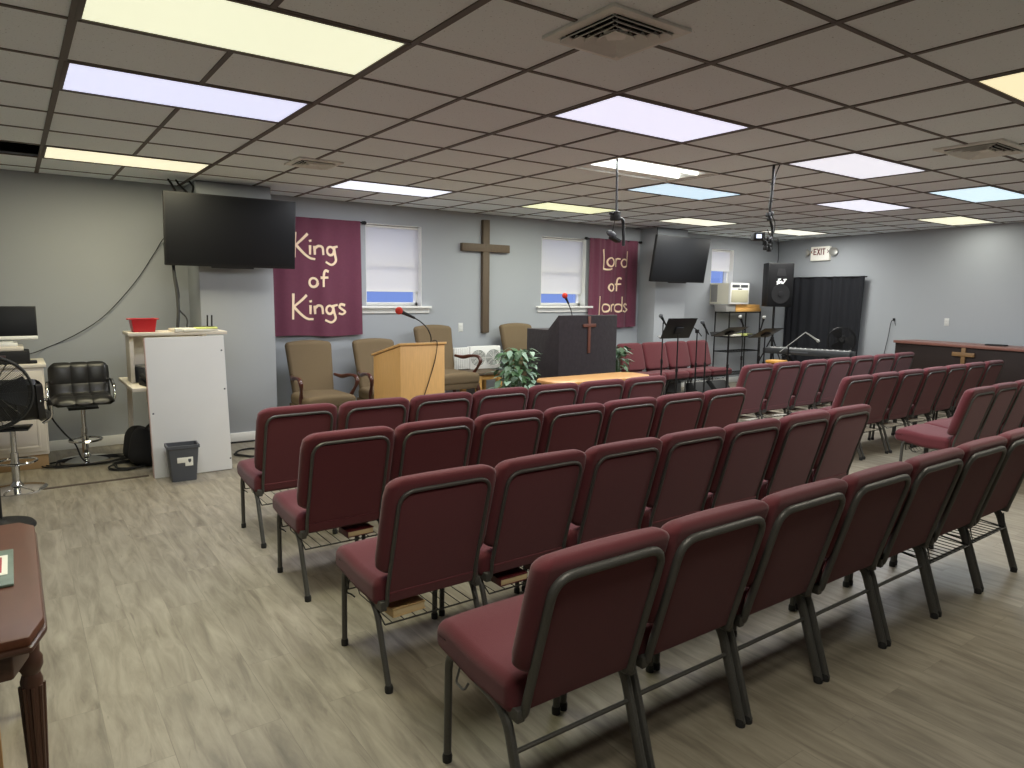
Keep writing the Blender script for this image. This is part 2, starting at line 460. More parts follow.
LIGHTS = {(0, 0): ((232, 234, 200), 'nearest ceiling light, long yellowish panel at the top left of the photo'),
          (0, 2): ((214, 218, 246), 'bluish white ceiling light behind the nearest yellowish one'),
          (0, 6): ((244, 236, 198), 'warm yellow ceiling light near the wall, beyond the bluish one on the left'),
          (4, 6): ((236, 242, 255), 'cool white ceiling light above the hanging banner and first window'),
          (4, 0): ((224, 224, 246), 'lavender white ceiling light panel in the middle, nearest of the centre lights'),
          (6, 2): None,
          (8, 3): ((190, 222, 240), 'pale cyan ceiling light panel just beyond the uncovered tube fixture'),
          (8, 6): ((228, 231, 178), 'yellow green ceiling light beside the thin hanging pole'),
          (12, 6): ((246, 246, 222), 'warm white ceiling light in front of the right-hand television'),
          (8, 0): ((222, 222, 232), 'white ceiling light panel with greyish middle beside the cable drop'),
          (12, 2): ((228, 230, 244), 'small-looking white ceiling light between the cable drop and the exit sign'),
          (12, 0): ((204, 234, 246), 'cyan white ceiling light panel at the right edge near the far air vent'),
          (16, 2): ((240, 238, 204), 'warm ceiling light close to the long blank right wall'),
          (16, 6): ((250, 248, 230), 'farthest ceiling light, warm panel in the corner above the loudspeaker'),
          (6, -3): ((244, 228, 180), 'warm yellow ceiling light cut off by the top right frame edge'),
          }
OFF = [(0, -4), (12, -4)]   # fixtures behind the camera
HOLE = (-1, 6)
cells = set(); occupied = {HOLE}
for (i, j) in list(LIGHTS) + OFF:
    occupied |= {(i, j), (i + 1, j)}
# tiles
bm = bmesh.new()
for i in range(-6, 22):
    for j in range(-12, 10):
        if (i, j) in occupied: continue
        a, b = X0 + i * T, Y0 + j * T
        f = [bm.verts.new((a + p * T, b + q * T, H + .004)) for p, q in ((0, 0), (0, 1), (1, 1), (1, 0))]
        g = [bm.verts.new((v.co.x, v.co.y, H + .022)) for v in f]
        bm.faces.new(f); bm.faces.new(list(reversed(g)))
        for k in range(4): bm.faces.new((f[k], g[k], g[(k + 1) % 4], f[(k + 1) % 4]))
bmesh.ops.recalc_face_normals(bm, faces=bm.faces)
mb = MB(); mb.bm.free(); mb.bm = bm
struct(mb.build('ceiling', CEIL))
mb = MB()
big = set()
for i in range(-6, 23):
    xx = X0 + i * T
    jj = -12
    while jj < 10:
        # a bar piece is left out where it would cross the middle of a light
        if any((i - 1, jj) == k for k in list(LIGHTS) + OFF): jj += 1; continue
        w = .012 if i % 2 else .016
        mb.box(xx - w, xx + w, Y0 + jj * T, Y0 + (jj + 1) * T, H - .002, H + .006, 0); jj += 1
for j in range(-12, 11):
    yy = Y0 + j * T
    mb.box(X0 - 6 * T, X0 + 22 * T, yy - .011, yy + .011, H - .001, H + .006, 0)
struct(mb.build('ceiling_grid', GRID))
struct(MB().box(-4, 14.5, -5, 9.5, 2.95, 3.0, 0).build('ceiling_plenum', DARK))

def lamp(i, j, col, w):
    d = bpy.data.lights.new('troffer_lamp', 'AREA'); d.shape = 'RECTANGLE'; d.size = 2 * T - .1; d.size_y = T - .1
    d.energy = w; d.color = col; d.spread = math.radians(LSPREAD)
    o = bpy.data.objects.new('troffer_lamp', d); COL.objects.link(o)
    o.location = (X0 + (i + 1) * T, Y0 + (j + .5) * T, H - .012)
LSPREAD = 180; LW = 33.0; ES = .97
def troffer(i, j, rgb, label):
    t = thing('ceiling_light', label, 'ceiling light', (X0 + (i + 1) * T, Y0 + (j + .5) * T, H), 0, 'fluorescent panels in the tile ceiling')
    w, d = T - .016, T / 2 - .014
    m = MB()
    for s in (-1, 1):
        m.box(-w, w, s * d - .012, s * d + .012, -.004, .012, .001); m.box(s * w - .012, s * w + .012, -d, d, -.004, .012, .001)
    m.build('frame', GRID if rgb else WHITE, t)
    m = MB()
    m.box(-w, w, -d, d, .09, .1, 0)
    for s in (-1, 1):
        m.box(-w, w, s * d - .004, s * d + .004, .012, .1, 0); m.box(s * w - .004, s * w + .004, -d, d, .012, .1, 0)
    m.build('housing', WHITE, t)
    if rgb is None:
        m = MB()
        m.prism([(-d, .012), (-d + .02, .012), (-.05, .05), (.05, .05), (d - .02, .012), (d, .012), (d, .088), (-d, .088)], 'x', -w + .005, w - .005)
        m.build('reflector', mat('white_enamel', (240, 240, 236), .35), t)
        tm = emit('bare_tube_glow', (244, 248, 240), 3.0)
        for y in (-.11, .11):
            m = MB(); m.tube([(-w + .05, y, .020), (w - .05, y, .020)], .015, 12); m.build('fluorescent_tube', tm, t)
        m = MB(); m.box(w - .06, w - .02, -d + .03, d - .03, .004, .05, .003); m.build('end_cap', WHITE, t)
        lamp(i, j, (.98, 1, .95), LW)
    else:
        m = MB(); m.box(-w + .01, w - .01, -d + .01, d - .01, .002, .006, 0)
        m.build('diffuser', emit('diffuser_%d_%d' % (i, j), rgb, ES), t)
        c = [v ** (1.7 if i == 0 and j != 2 else 1) for v in srgb(rgb)]; mxx = max(c)
        lamp(i, j, tuple((.3 if i == 0 else .65) + (.7 if i == 0 else .35) * v / mxx for v in c), LW * (.38 if i == 16 and j == 2 else 1.3 if i >= 12 else 1))
    return t
for (i, j), v in LIGHTS.items():
    if v is None: troffer(i, j, None, 'open ceiling fixture with bare fluorescent tubes and no cover')
    else: troffer(i, j, *v)
for (i, j) in OFF:
    lamp(i, j, (1, .95, .82), LW)

def vent(x, y, w, d, label):
    t = thing('ceiling_vent', label, 'air vent', (x, y, H), 0, 'air vents in the ceiling')
    m = MB()
    ow, od = w / 2 + .1, d / 2 + .1
    for s in (-1, 1):
        m.box(-ow, ow, s * od - (.05 if s > 0 else 0), s * od + (.05 if s < 0 else 0), -.010, .004, .002)
        m.box(s * ow - (.05 if s > 0 else 0), s * ow + (.05 if s < 0 else 0), -od + .05, od - .05, -.010, .004, .002)
    m.build('frame', VENTM, t)
    m = MB(); m.box(-ow + .03, ow - .03, -od + .03, od - .03, .001, .003, 0); m.build('backing', DARK, t)
    for k in range(4):
        f = 1 - k * .23; a, b = (ow - .06) * f, (od - .06) * f; m = MB()
        for s in (-1, 1):
            for q, (ln, of) in enumerate(((a, b), (b, a))):
                M = Matrix.Rotation(q * PI / 2, 4, 'Z') @ Matrix.Translation((0, s * of, -.012)) @ Matrix.Rotation(-s * .6, 4, 'X')
                m.box(-ln, ln, -.017, .017, -.0015, .0015, 0, M=M)
        m.build('louver', VENTM, t)
    m = MB(); m.lathe([(0, -.02), (.05, -.014), (.07, -.002)], seg=4); m.build('center_plate', VENTM, t)
vent(2.11, 2.22, .235, .235, 'dusty square air diffuser nearest the camera')
vent(2.15, 5.87, .18, .18, 'dark stained square air vent near the left-hand television')
vent(5.76, 2.22, .36, .24, 'square air vent on the right side of the ceiling')

# ------------------------------------------------------------------ windows
def window(n, a, b, z0, z1, zs, sill=True):
    t = bpy.data.objects.new('window_%d' % n, None); COL.objects.link(t); t.location = ((a + b) / 2, BW, z0); t['kind'] = 'structure'
    w = (b - a) / 2; h = z1 - z0
    m = MB()
    for s in (-1, 1): m.box(s * w - .005, s * w - s * .035 if s > 0 else -w + .035, .11, .17, 0, h, .003)
    m.box(-w, w, .11, .17, h - .04, h, .003); m.box(-w, w, .11, .17, 0, .045, .003); m.box(-w, w, .115, .165, h * (.48 if n < 3 else .36), h * (.48 if n < 3 else .36) + .04, .003)
    m.build('window_frame', WHITE, t)
    m = MB(); m.box(-w + .02, w - .02, .138, .142, .03, h - .02, 0); m.build('glass', GLASS, t)
    m = MB()
    m.box(-w + .0005, -w + .006, 0.001, .12, 0, h, 0); m.box(w - .006, w - .0005, .001, .12, 0, h, 0); m.box(-w, w, .001, .12, h - .006, h - .0005, 0)
    m.build('window_jamb', WHITE, t)
    if sill:
        m = MB(); m.box(-w - .09, w + .12, -.06, .12, -.03, 0, .006); m.box(-w - .07, w + .1, -.02, 0, -.09, -.03, .004); m.build('window_sill', WHITE, t)
    s = MB(); s.sheet(lambda u, v: (-w + .012 + u * (2 * w - .024), .075 + .004 * math.sin(v * 9), zs + v * (h - .03 - zs)), 6, 20, -.002)
    sh = s.build('roller_shade', SHADE); sh.location = t.location
    tag(sh, ['white roller shade half lowered in the window beside the left banner', 'white roller shade lowered in the window between cross and right banner',
             'short white roller shade in the window above the air conditioner'][n - 1], 'roller shade', 'roller shades in the windows')
    m = MB(); m.tube([(-w + .012, .075, h - .022), (w - .012, .075, h - .022)], .016, 10); m.build('roller', WHITE, sh)
    m = MB(); m.box(-w + .012, w - .012, .068, .08, zs - .012, zs + .008, .003); m.build('hem_bar', WHITE, sh)
window(1, *WINS[0], .19); window(2, *WINS[1], .19); window(3, *WINS[2], .62, sill=False)

# ------------------------------------------------------------------ stacking chairs
def chair(kind, root):
    """origin between the rear feet; faces +Y; back towards -Y"""
    fw = .028 if kind == 'near' else .017
    dz = .045 if kind == 'far' else .008
    # frame of the two bent leg tubes
    for s in (-1, 1):
        x = s * (.238 if kind == 'near' else .234)
        r = .0135 if kind == 'near' else .0125
        pf = fillet([(x, .455, .012), (x, .445, .405 - dz), (x, .30, .395 - dz)], .06)
        m = MB(); m.tube(pf, r, 10); o = m.build('front_leg', FRAME, root)
        m = MB(); m.lathe([(r + .003, 0), (r + .004, .02), (r + .001, .03)], (x, .455, 0), 12); m.build('foot_cap', RUBBER, o)
        pr = fillet([(x, .30, .395 - dz), (x, .115, .365 - dz), (x, .0, .012)], .07)
        m = MB(); m.tube(pr, r if kind != 'near' else .0145, 10, ry=None if kind != 'near' else .02); o = m.build('rear_leg', FRAME, root)
        m = MB(); m.lathe([(r + .004, 0), (r + .005, .02), (r + .001, .03)], (x, .001, 0), 12); m.build('foot_cap', RUBBER, o)
    ta = .145 / .5
    def yb(z): return .075 - (z - .36) * ta           # plane of the back frame
    # back frame: an inverted U hugging the rear panel
    wx = .212 if kind == 'near' else .210
    zt = .812 if kind == 'near' else .816
    zl = .375 - dz
    pts = [(-wx, .12, zl), (-wx, yb(.36), zl - .013), (-wx, yb(.40), .40), (-wx, yb(zt), zt), (wx, yb(zt), zt), (wx, yb(.40), .40), (wx, yb(.36), zl - .013), (wx, .12, zl)]
    P = fillet(pts[:3], .03) + fillet([pts[2], pts[3], pts[4], pts[5]], .07, 7)[1:-1] + fillet(pts[5:], .03)
    P = [Vector((p[0], p[1] - .012, p[2])) for p in P]
    m = MB(); m.tube(P, fw / 2, 10); m.build('back_frame', FRAME, root)
    # bracket plates between back frame and legs
    for s in (-1, 1):
        m = MB(); m.box(s * .226 - .014, s * .226 + .014, .055, .16, .352 - dz, .392 - dz, .004); m.build('bracket', FRAME, root)
    # seat cushion
    def fs(p):
        t = (p.y - .28) / .24
        h = .012 * (1 - (p.x / .26) ** 4) * (1 if p.z > .42 else 0) + .03 * max(0, t)
        if p.y > .42: h -= .35 * (p.y - .42) ** 2 / .12 if p.z > .43 else 0
        return Vector((p.x, p.y, p.z + h - dz - .004))
    m = MB(); m.rbox(-.254, .254, .075, .520, .365, .478, .034, fs, n=8); m.build('seat', FAB, root)
    m = MB(); m.box(-.22, .22, .1, .47, .362 - dz, .376 - dz, .004); m.build('seat_board', RUBBER, root)
    # front back-cushion, full width with rounded shoulders
    def fb(p):
        q = p.copy()
        b0 = .455 if kind == 'far' else .49
        if p.y > 0: q.y += .014 * (1 - (p.x / .26) ** 2)
        R_ = .045 if kind == 'near' else .064; top = .866 - R_; bot = b0 + .05
        if p.z > top: q.x *= (.2575 - R_ + math.sqrt(max(0, R_ * R_ - (p.z - top) ** 2))) / .2575 if p.z < .866 else (.2575 - R_ * .75) / .2575
        if p.z < bot: q.x *= 1 - .13 * ((bot - p.z) / .05) ** 1.3
        q.y += yb(p.z) + .028
        return q
    m = MB(); m.rbox(-.2575, .2575, -.032, .04, .49 - (.035 if kind == 'far' else 0), .866, .034, fb, n=8); m.build('backrest', FAB, root)
    # rear panel with the lower flap, inset in the frame
    def fp(p): return Vector((p.x, p.y + yb(p.z), p.z))
    m = MB(); m.rbox(-.206, .206, -.012, .016, .378 - dz, .806, .010, fp, n=8); rp = m.build('back_panel', FAB, root)
    if kind != 'near':
        m = MB(); m.rbox(-.203, .203, -.018, -.008, .378 - dz, .425 - dz, .006, fp, n=8); m.build('flap', FAB, rp)
    # stretcher / book rack
    if kind == 'near':
        zz = .245; y = .115 * zz / .365
        m = MB(); m.tube([(-.238, y, zz), (.238, y, zz)], .008, 8); m.build('stretcher', FRAME, root)
    if kind in ('far', 'near_rack'):
        pass
    m = MB()
    z0 = .25
    if kind == 'far':
        m.tube([(-.225, .1, z0 + .03), (-.22, .06, z0), (.22, .06, z0), (.225, .1, z0 + .03)], .0032, 6)
        m.tube([(-.225, .42, z0 + .02), (.225, .42, z0 + .02)], .0032, 6)
        for k in range(8):
            x = -.19 + k * .38 / 7
            m.tube([(x, .055, z0 + .004), (x, .38, z0 + .004), (x, .42, z0 + .05)], .0022, 6)
        for s in (-1, 1):
            m.tube(fillet([(s * .234, .1, .355 - dz), (s * .225, .1, z0 + .03), (s * .22, .06, z0)], .015), .0035, 6)
            m.tube(fillet([(s * .234, .42, .40 - dz), (s * .225, .42, z0 + .02)], .01), .0035, 6)
            m.tube(fillet([(s * .245, .36, .385 - dz), (s * .26, .36, .33 - dz), (s * .235, .36, .315 - dz), (s * .235, .33, .315 - dz)], .01), .0035, 6)
        m.build('book_rack', WIRE, root)
    else:
        for s in (-1, 1):
            m = MB(); m.tube(fillet([(s * .245, .36, .385), (s * .262, .36, .335), (s * .262, .31, .33), (s * .245, .31, .35)], .012), .004, 6)
            m.build('link_hook', FRAME, root)

def seat_label(block, row, k):
    return f'{ORD[k]} burgundy chair from left in {row} of the {block}'
near_proto = thing('stacking_chair', '', 'chair'); chair('near', near_proto)
far_proto = thing('stacking_chair', '', 'chair'); chair('far', far_proto)
used = {'near': False, 'far': False}
def place(kind, x, y, rz, label, group):
    p = near_proto if kind == 'near' else far_proto
    if not used[kind]:
        used[kind] = True; o = p
    else:
        o = copy_tree(p)
    o.location = (x, y, 0); o.rotation_euler = (0, 0, rz); o.scale = (1 if kind == 'near' else .985, 1, 1 if rz > 3 else .99 if x > 5.9 and y < 3.9 else 1.016)
    tag(o, label, 'chair', group)
    return o
G1 = 'burgundy chairs in rows'
rows = [('near', 1.343, 1.43, .5155, 'nearest row'), ('far', 1.355, 2.375, .5085, 'second nearest row'), ('far', 1.375, 3.36, .5085, 'third nearest row'), ('far', 1.41, 4.24, .511, 'farthest row')]
for kind, x, y, p, rn in rows:
    for k in range(7):
        o = place(kind, x + k * p, y + random.uniform(-.008, .008), random.uniform(-.004, .004), seat_label('left block', rn, k), G1)
for o in [o for o in COL.objects if o.get('label', '').startswith(('sixth', 'seventh')) and 'in nearest row of the left' in o['label']]:
    m = MB(); z0 = .25
    m.tube([(-.225, .06, z0), (.225, .06, z0)], .004, 6); m.tube([(-.225, .42, z0 + .03), (.225, .42, z0 + .03)], .004, 6)
    for k in range(9):
        x = -.2 + k * .05; m.tube([(x, .055, z0 + .004), (x, .38, z0 + .01), (x, .42, z0 + .06)], .0025, 6)
    for q in (-1, 1): m.tube([(q * .232, .42, .40), (q * .225, .42, z0 + .03), (q * .225, .06, z0), (q * .232, .08, .33)], .004, 6)
    m.build('book_rack', WIRE, o)
for kind, x, y, n, rn, pp in (('far', 6.52, 2.40, 4, 'nearest row', .5205), ('far', 6.47, 3.40, 7, 'middle row', .5205), ('far', 6.37, 4.43, 7, 'farthest row', .534)):
    for k in range(n):
        place(kind, x + k * pp, y + random.uniform(-.008, .008), random.uniform(-.004, .004), seat_label('right block', rn, k), G1)
for k in range(4):
    place('far', 9.15 - k * .5205, 7.46, PI, f'{ORD[k]} burgundy chair from the right facing us along the back wall', 'burgundy chairs along the back wall')

# books on the wire racks
def book(cover, cname):
    r = thing('hymn_book', '', 'book'); r.scale = (.74, .8, .9)
    m = MB(); m.box(-.105, .105, -.072, .072, 0, .004, .001); m.box(-.105, .105, -.072, .072, .034, .038, .001); m.box(-.105, -.1, -.072, .072, 0, .038, .001)
    m.build('cover', cover, r)
    m = MB(); m.box(-.1, .1, -.068, .068, .004, .034, .001); m.build('page_block', PAGES, r)
    return r
bA = book(BOOKC, 'maroon'); bB = book(CREAMBOOK, 'kraft'); ub = {0: 0, 1: 0}
def put_book(which, x, y, rz, label, z=.259):
    src = (bA, bB)[which]
    o = src if not ub[which] else copy_tree(src); ub[which] = 1
    o.location = (x, y, z); o.rotation_euler = (0, 0, rz); tag(o, label, 'book', 'hymn books on the chair racks')
ry2, ry3, ry4 = 2.375, 3.36, 4.24
put_book(1, 1.26, ry2 + .14, .06, 'thick tan book under the first chair of the second nearest row, left end')
cov = ['under the second chair of the second nearest row', 'under the third chair of the second nearest row', 'under the fourth chair of the second nearest row', 'under the fifth chair of the second nearest row', 'under the sixth chair of the second nearest row', 'under the seventh chair of the second nearest row']
put_book(0, 1.35 + .5205 - .07, ry2 + .14, 0, 'maroon hymn book, left one ' + cov[0], )
put_book(0, 1.35 + .5205 + .155, ry2 + .15, .03, 'maroon hymn book, right one ' + cov[0])
for k in range(2, 6):
    put_book(0, 1.35 + .5205 * k + .03 * (-1) ** k, ry2 + .15, .05 * (-1) ** k, 'maroon hymn book on the rack ' + cov[k - 1])
put_book(0, 1.375 + .1, ry3 + .14, .04, 'maroon hymn book on the rack under the first chair of the third nearest row')
put_book(0, 1.375 + .5205 + .05, ry3 + .14, .04, 'maroon hymn book on the rack under the second chair of the third nearest row')
def sheet_paper(x, y, z, rz, label, m=PAPER):
    b = MB(); b.box(-.108, .108, -.14, .14, 0, .006, .001); o = b.build('paper_booklet', m)
    o.location = (x, y, z); o.rotation_euler = (0, 0, rz); tag(o, label, 'booklet', 'white booklets on the chair racks')
for k in (2, 3, 4, 5, 6):
    sheet_paper(1.35 + .5205 * k + .06, ry2 + .22, .284, .1 * (-1) ** k, f'white booklet lying over the book under the {ORD[k]} chair of the second nearest row') if k < 6 else sheet_paper(1.35 + .5205 * k, ry2 + .18, .258, .1, 'white booklet on the rack under the seventh chair of the second nearest row')
for k in range(4):
    sheet_paper(6.44 + .5205 * k + .04, 4.43 + .2, .258, .12 * (-1) ** k, f'white booklet on the rack under the {ORD[k]} chair of the farthest right row')
for k in range(1, 4):
    sheet_paper(6.42 + .5205 * k + .02, 3.40 + .2, .258, .12 * (-1) ** k, f'white booklet on the rack under the {ORD[k]} chair of the middle right row')

# ------------------------------------------------------------------ banners
def banner(label, xa, xb, za, zb, xm, zm, strokes, wave, w):
    cx = (xa + xb) / 2
    t = thing('wall_banner', label, 'banner', (cx, 7.985, za), 0, 'burgundy cloth banners on the back wall')
    W, Hh = xb - xa, zb - za
    m = MB(); m.sheet(lambda u, v: (-W / 2 + u * W + .012 * (1 - v) * (u - .5), wave(u, v), v * Hh + .01 * math.sin(u * 7) * (1 - v)), 60, 30, .003)
    m.build('cloth', BANNER, t)
    m = MB(); m.tube([(-W / 2 - .04, .02, Hh - .012), (W / 2 + .04, .02, Hh - .012)], .011, 10)
    for s in (-1, 1):
        m.ball((s * (W / 2 + .07), .02, Hh - .012), .022); m.tube([(s * (W / 2 + .035), .02, Hh - .012), (s * (W / 2 + .05), .02, Hh - .012)], .02, 10)
        m.box(s * (W / 2 + .04) - .008, s * (W / 2 + .04) + .008, .02, .055, Hh - .02, Hh - .004, .002)
    m.build('rod', BLACKM, t)
    m = MB()
    for s in strokes:
        ww = w if not isinstance(s, tuple) else s[1]; pts = s if not isinstance(s, tuple) else s[0]
        P = [(xm(p[0]) - cx, 0, zm(p[1]) - za) for p in pts]
        if len(P) > 2: P = bez(P, 6 * len(P))
        else: P = [Vector(P[0]) * (1 - k / 10) + Vector(P[1]) * (k / 10) for k in range(11)]
        # lay the stroke on the waving cloth
        b2 = MB(); b2.stroke([(p[0], p[2]) for p in P], [ww * (1.15 - .3 * i / len(P)) for i in range(len(P))], -.003, .0)
        for v in b2.bm.verts:
            v.co.y += wave((v.co.x + W / 2) / W, v.co.z / Hh) - .004
        me = bpy.data.meshes.new('t'); b2.bm.to_mesh(me); b2.bm.free(); m.bm.from_mesh(me); bpy.data.meshes.remove(me)
    m.build('lettering', CREAM, t)
def circ(cx, cy, rx, ry, a0=0, a1=360, n=12):
    return [(cx + rx * math.cos(math.radians(a0 + (a1 - a0) * i / n)), cy + ry * math.sin(math.radians(a0 + (a1 - a0) * i / n))) for i in range(n + 1)]
# pen strokes drawn from the lettering on the cloths
K1 = [[(222, 170), (219, 222), (217, 272)], [(272, 174), (250, 196), (222, 224)], [(224, 222), (255, 255), (280, 272), (300, 276)],
      [(281, 220), (280, 258)], ([(281, 198), (283, 206)], .03),
      [(298, 222), (299, 258)], [(299, 232), (313, 222), (328, 228), (331, 258)],
      circ(362, 240, 15, 17), [(377, 224), (380, 250), (384, 280), (366, 297), (340, 286)], [(372, 226), (392, 220)],
      circ(291, 372, 16, 18), [(352, 326), (338, 322), (331, 340), (329, 390)], [(318, 352), (350, 350)],
      [(208, 418), (206, 470), (204, 524)], [(262, 424), (240, 446), (206, 474)], [(208, 472), (240, 506), (264, 522), (288, 524)],
      [(277, 466), (276, 503)], ([(277, 446), (279, 454)], .03),
      [(294, 468), (295, 503)], [(295, 478), (308, 467), (321, 474), (324, 503)],
      circ(353, 485, 15, 17), [(368, 470), (372, 494), (378, 522), (360, 538), (332, 528)], [(364, 471), (388, 464)],
      [(420, 466), (402, 462), (396, 474), (408, 484), (420, 494), (408, 504), (392, 500)]]
B1 = (2.40, 3.480, 1.066, 2.428)
def x1(p): return 2.41 + (240 + p / 4 - 272.2) / 87.4 * 1.035
def z1(p): return 2.420 - (190 + p / 4 - 217.8) / 120.5 * 1.352
w1 = lambda u, v: .012 * math.sin(u * 17 + 1) * (1.1 - .6 * v) + .006 * math.sin(u * 31)
banner('burgundy cloth banner lettered King of Kings beside the left television', *B1, x1, z1, K1, w1, .027)
L2 = [[(560, 230), (566, 300), (564, 378)], [(560, 376), (600, 382), (628, 374)], circ(617, 325, 25, 33), [(660, 294), (660, 358)], [(660, 310), (672, 296), (690, 298)],
      circ(721, 328, 25, 30), [(750, 234), (747, 296), (746, 356)],
      circ(624, 518, 21, 27), [(700, 452), (686, 444), (675, 468), (673, 546)], [(658, 494), (698, 490)],
      [(540, 586), (536, 660), (530, 752)], [(528, 750), (560, 758), (592, 750)], circ(588, 677, 24, 29), [(628, 650), (628, 706)], [(628, 664), (640, 650), (656, 652)],
      circ(686, 677, 24, 29), [(710, 588), (710, 650), (709, 706)], [(760, 652), (738, 644), (728, 660), (746, 676), (762, 690), (746, 708), (722, 700)]]
B2 = (7.19, 8.23, 1.085, 2.445)
def x2(p): return 7.20 + (530 + p / 7.68 - 590.2) / 48.4 * 1.02
def z2(p): return 2.462 - (220 + p / 7.68 - 238.5) / 88 * 1.36
w2 = lambda u, v: .018 * math.sin(u * 26) * (1.1 - .5 * v) + .006 * math.sin(u * 55 + 2)
banner('burgundy cloth banner lettered Lord of Lords beside the right television', *B2, x2, z2, L2, w2, .024)

# ------------------------------------------------------------------ crosses
def cross(name, label, loc, rz, w, t, h, arm, az, m_, up=0, lie=False):
    r = thing(name, label, 'cross', loc, rz)
    m = MB(); m.box(-w / 2, w / 2, -t, 0, 0, h, .004); m.build('upright', m_, r)
    m = MB(); m.box(-arm, arm, -t - .006, -.004 if t > .02 else 0, az - w / 2, az + w / 2, .004); m.build('crossbar', m_, r)
cross('wooden_cross', 'tall brown wooden cross mounted on the back wall between the windows', (5.305, BW, 1.05), 0, .105, .06, 1.525, .385, 1.15, CROSSW)

# ------------------------------------------------------------------ televisions
def tv(label, loc, w, h, tilt, wallgap, rz=0):
    r = thing('television', label, 'television', loc, rz, 'televisions on the wall columns')
    M = Matrix.Rotation(tilt, 4, 'X')
    m = MB(); m.box(-w / 2, w / 2, -.02, .03, -h / 2, h / 2, .006, M=M); m.box(-w * .36, w * .36, .03, .07, -h * .42, h * .2, .02, M=M); m.build('housing', BLACKP, r)
    m = MB(); m.box(-w / 2 + .012, w / 2 - .012, -.0225, -.019, -h / 2 + .022, h / 2 - .012, .001, M=M); m.build('screen', SCREEN, r)
    m = MB(); m.box(-.2, .2, -.016, .02, -h / 2 - .014, -h / 2 + .002, .004, M=M); m.build('sensor_strip', BLACKP, r)
    m = MB(); m.box(-.2, .2, wallgap - .02, wallgap, -.2, .2, .004); m.box(-.05, .05, .05, wallgap - .01, -.04, .04, .006); m.build('wall_bracket', BLACKM, r)
tv('large black television on the left wall column over the white board', (1.830, 7.28, 2.155), 1.235, .685, math.radians(7), .215)
tv('large black television tilted forward on the right wall column', (8.50, 7.34, 2.145), 1.23, .70, math.radians(9), .335)
def cable(label, pts, r=.006, m_=BLACKP, n=40, cat='cable', name='cable'):
    m = MB(); m.tube(bez(pts, n), r, 6); return tag(m.build(name, m_), label, cat)
cable('thin black cable swooping along the left wall up to the television', [(.08, 7.62, .985), (.19, 8.01, .986), (.497, 8.014, 1.132), (.763, 8.014, 1.325), (1.046, 8.014, 1.657), (1.24, 8.014, 1.96), (1.316, 7.95, 2.10), (1.36, 7.40, 2.2)], .004)
cable('thick black cable bundle hanging under the left television to the white desk', [(1.30, 7.42, 1.86), (1.29, 7.30, 1.7), (1.28, 7.15, 1.5), (1.26, 7.05, 1.35), (1.24, 7.0, 1.24)], .016)
cable('dark cable loosely twisted beside the thick bundle under the television', [(1.30, 7.44, 1.86), (1.31, 7.25, 1.55), (1.27, 7.1, 1.42), (1.33, 7.05, 1.32), (1.32, 7.0, 1.24)], .007)
for k, (xa, xb) in enumerate(((1.33, 1.36), (1.40, 1.47), (1.52, 1.50))):
    cable(['leftmost', 'middle', 'rightmost'][k] + ' of three short black cables from the ceiling to the left television', [(xa, 7.62, H), (xa + .02, 7.55, H - .06), (xb, 7.42, 2.50), (xb, 7.38, 2.42)], .010)
cable('thin black cable along the edge of the right wall column above the television', [(8.31, 7.67, H), (8.30, 7.66, 2.55), (8.28, 7.58, 2.4), (8.3, 7.44, 2.25)], .006)

# ------------------------------------------------------------------ upholstered armchairs (face -Y)
def armchair(label, loc, rz=0, first=[None]):
    if first[0] is not None:
        o = copy_tree(first[0]); o.location = loc; o.rotation_euler = (0, 0, rz); return tag(o, label, 'armchair', 'olive armchairs by the back wall')
    r = thing('armchair', label, 'armchair', loc, rz, 'olive armchairs by the back wall'); first[0] = r
    def fb(p):
        z = (p.z - .40) / .65
        q = p.copy(); q.x *= .86 + .14 * z; q.y += .16 * z + .02
        if p.z > .9: q.z += .035 * (1 - (p.x / .27) ** 2) * (p.z - .9) / .13
        return q
    m = MB(); m.rbox(-.27, .27, .23, .33, (.40), 1.005, .04, fb, n=8); m.build('backrest', OLIVE, r)
    def fs(p): return Vector((p.x * (1 + .06 * (.0 - p.y)), p.y, p.z + (.02 * (1 - (p.x / .3) ** 2) if p.z > .42 else 0)))
    m = MB(); m.rbox(-.28, .28, -.26, .30, .33, .46, .045, fs, n=8); m.build('seat', OLIVE, r)
    m = MB(); m.box(-.275, .275, -.25, .32, .28, .345, .006); m.build('seat_rail', OLIVE, r)
    for s in (-1, 1):
        p = bez([(s * .25, .30, .64), (s * .28, .16, .63), (s * .305, .02, .655), (s * .315, -.13, .66), (s * .315, -.20, .61), (s * .30, -.16, .53), (s * .285, -.10, .45), (s * .275, -.08, .34)], 42)
        m = MB(); m.tube(p, [.017 + .008 * math.sin(i / len(p) * 9) ** 2 for i in range(len(p))], 10); m.build('arm', MAHOG, r)
        m = MB(); m.tube(bez([(s * .25, -.22, .32), (s * .262, -.25, .22), (s * .255, -.24, .1), (s * .258, -.255, 0)], 16), [.032 - .014 * i / 16 for i in range(17)][:len(bez([(0, 0, 0), (0, 0, 1), (0, 0, 2), (0, 0, 3)], 16))], 10); m.build('leg', MAHOG, r)
        m = MB(); m.tube([(s * .24, .28, .32), (s * .24, .30, .15), (s * .24, .34, 0)], [.026, .022, .018], 8); m.build('leg', MAHOG, r)
    return r
armchair('olive upholstered armchair with curved wooden arms under the left banner', (2.74, 7.35, 0))
armchair('olive armchair half hidden behind the light oak lectern', (3.54, 7.35, 0))
armchair('olive armchair on the platform right of the oak lectern', (4.36, 7.35, .15))
armchair('olive armchair on the platform behind the black draped pulpit', (5.72, 7.42, .15))

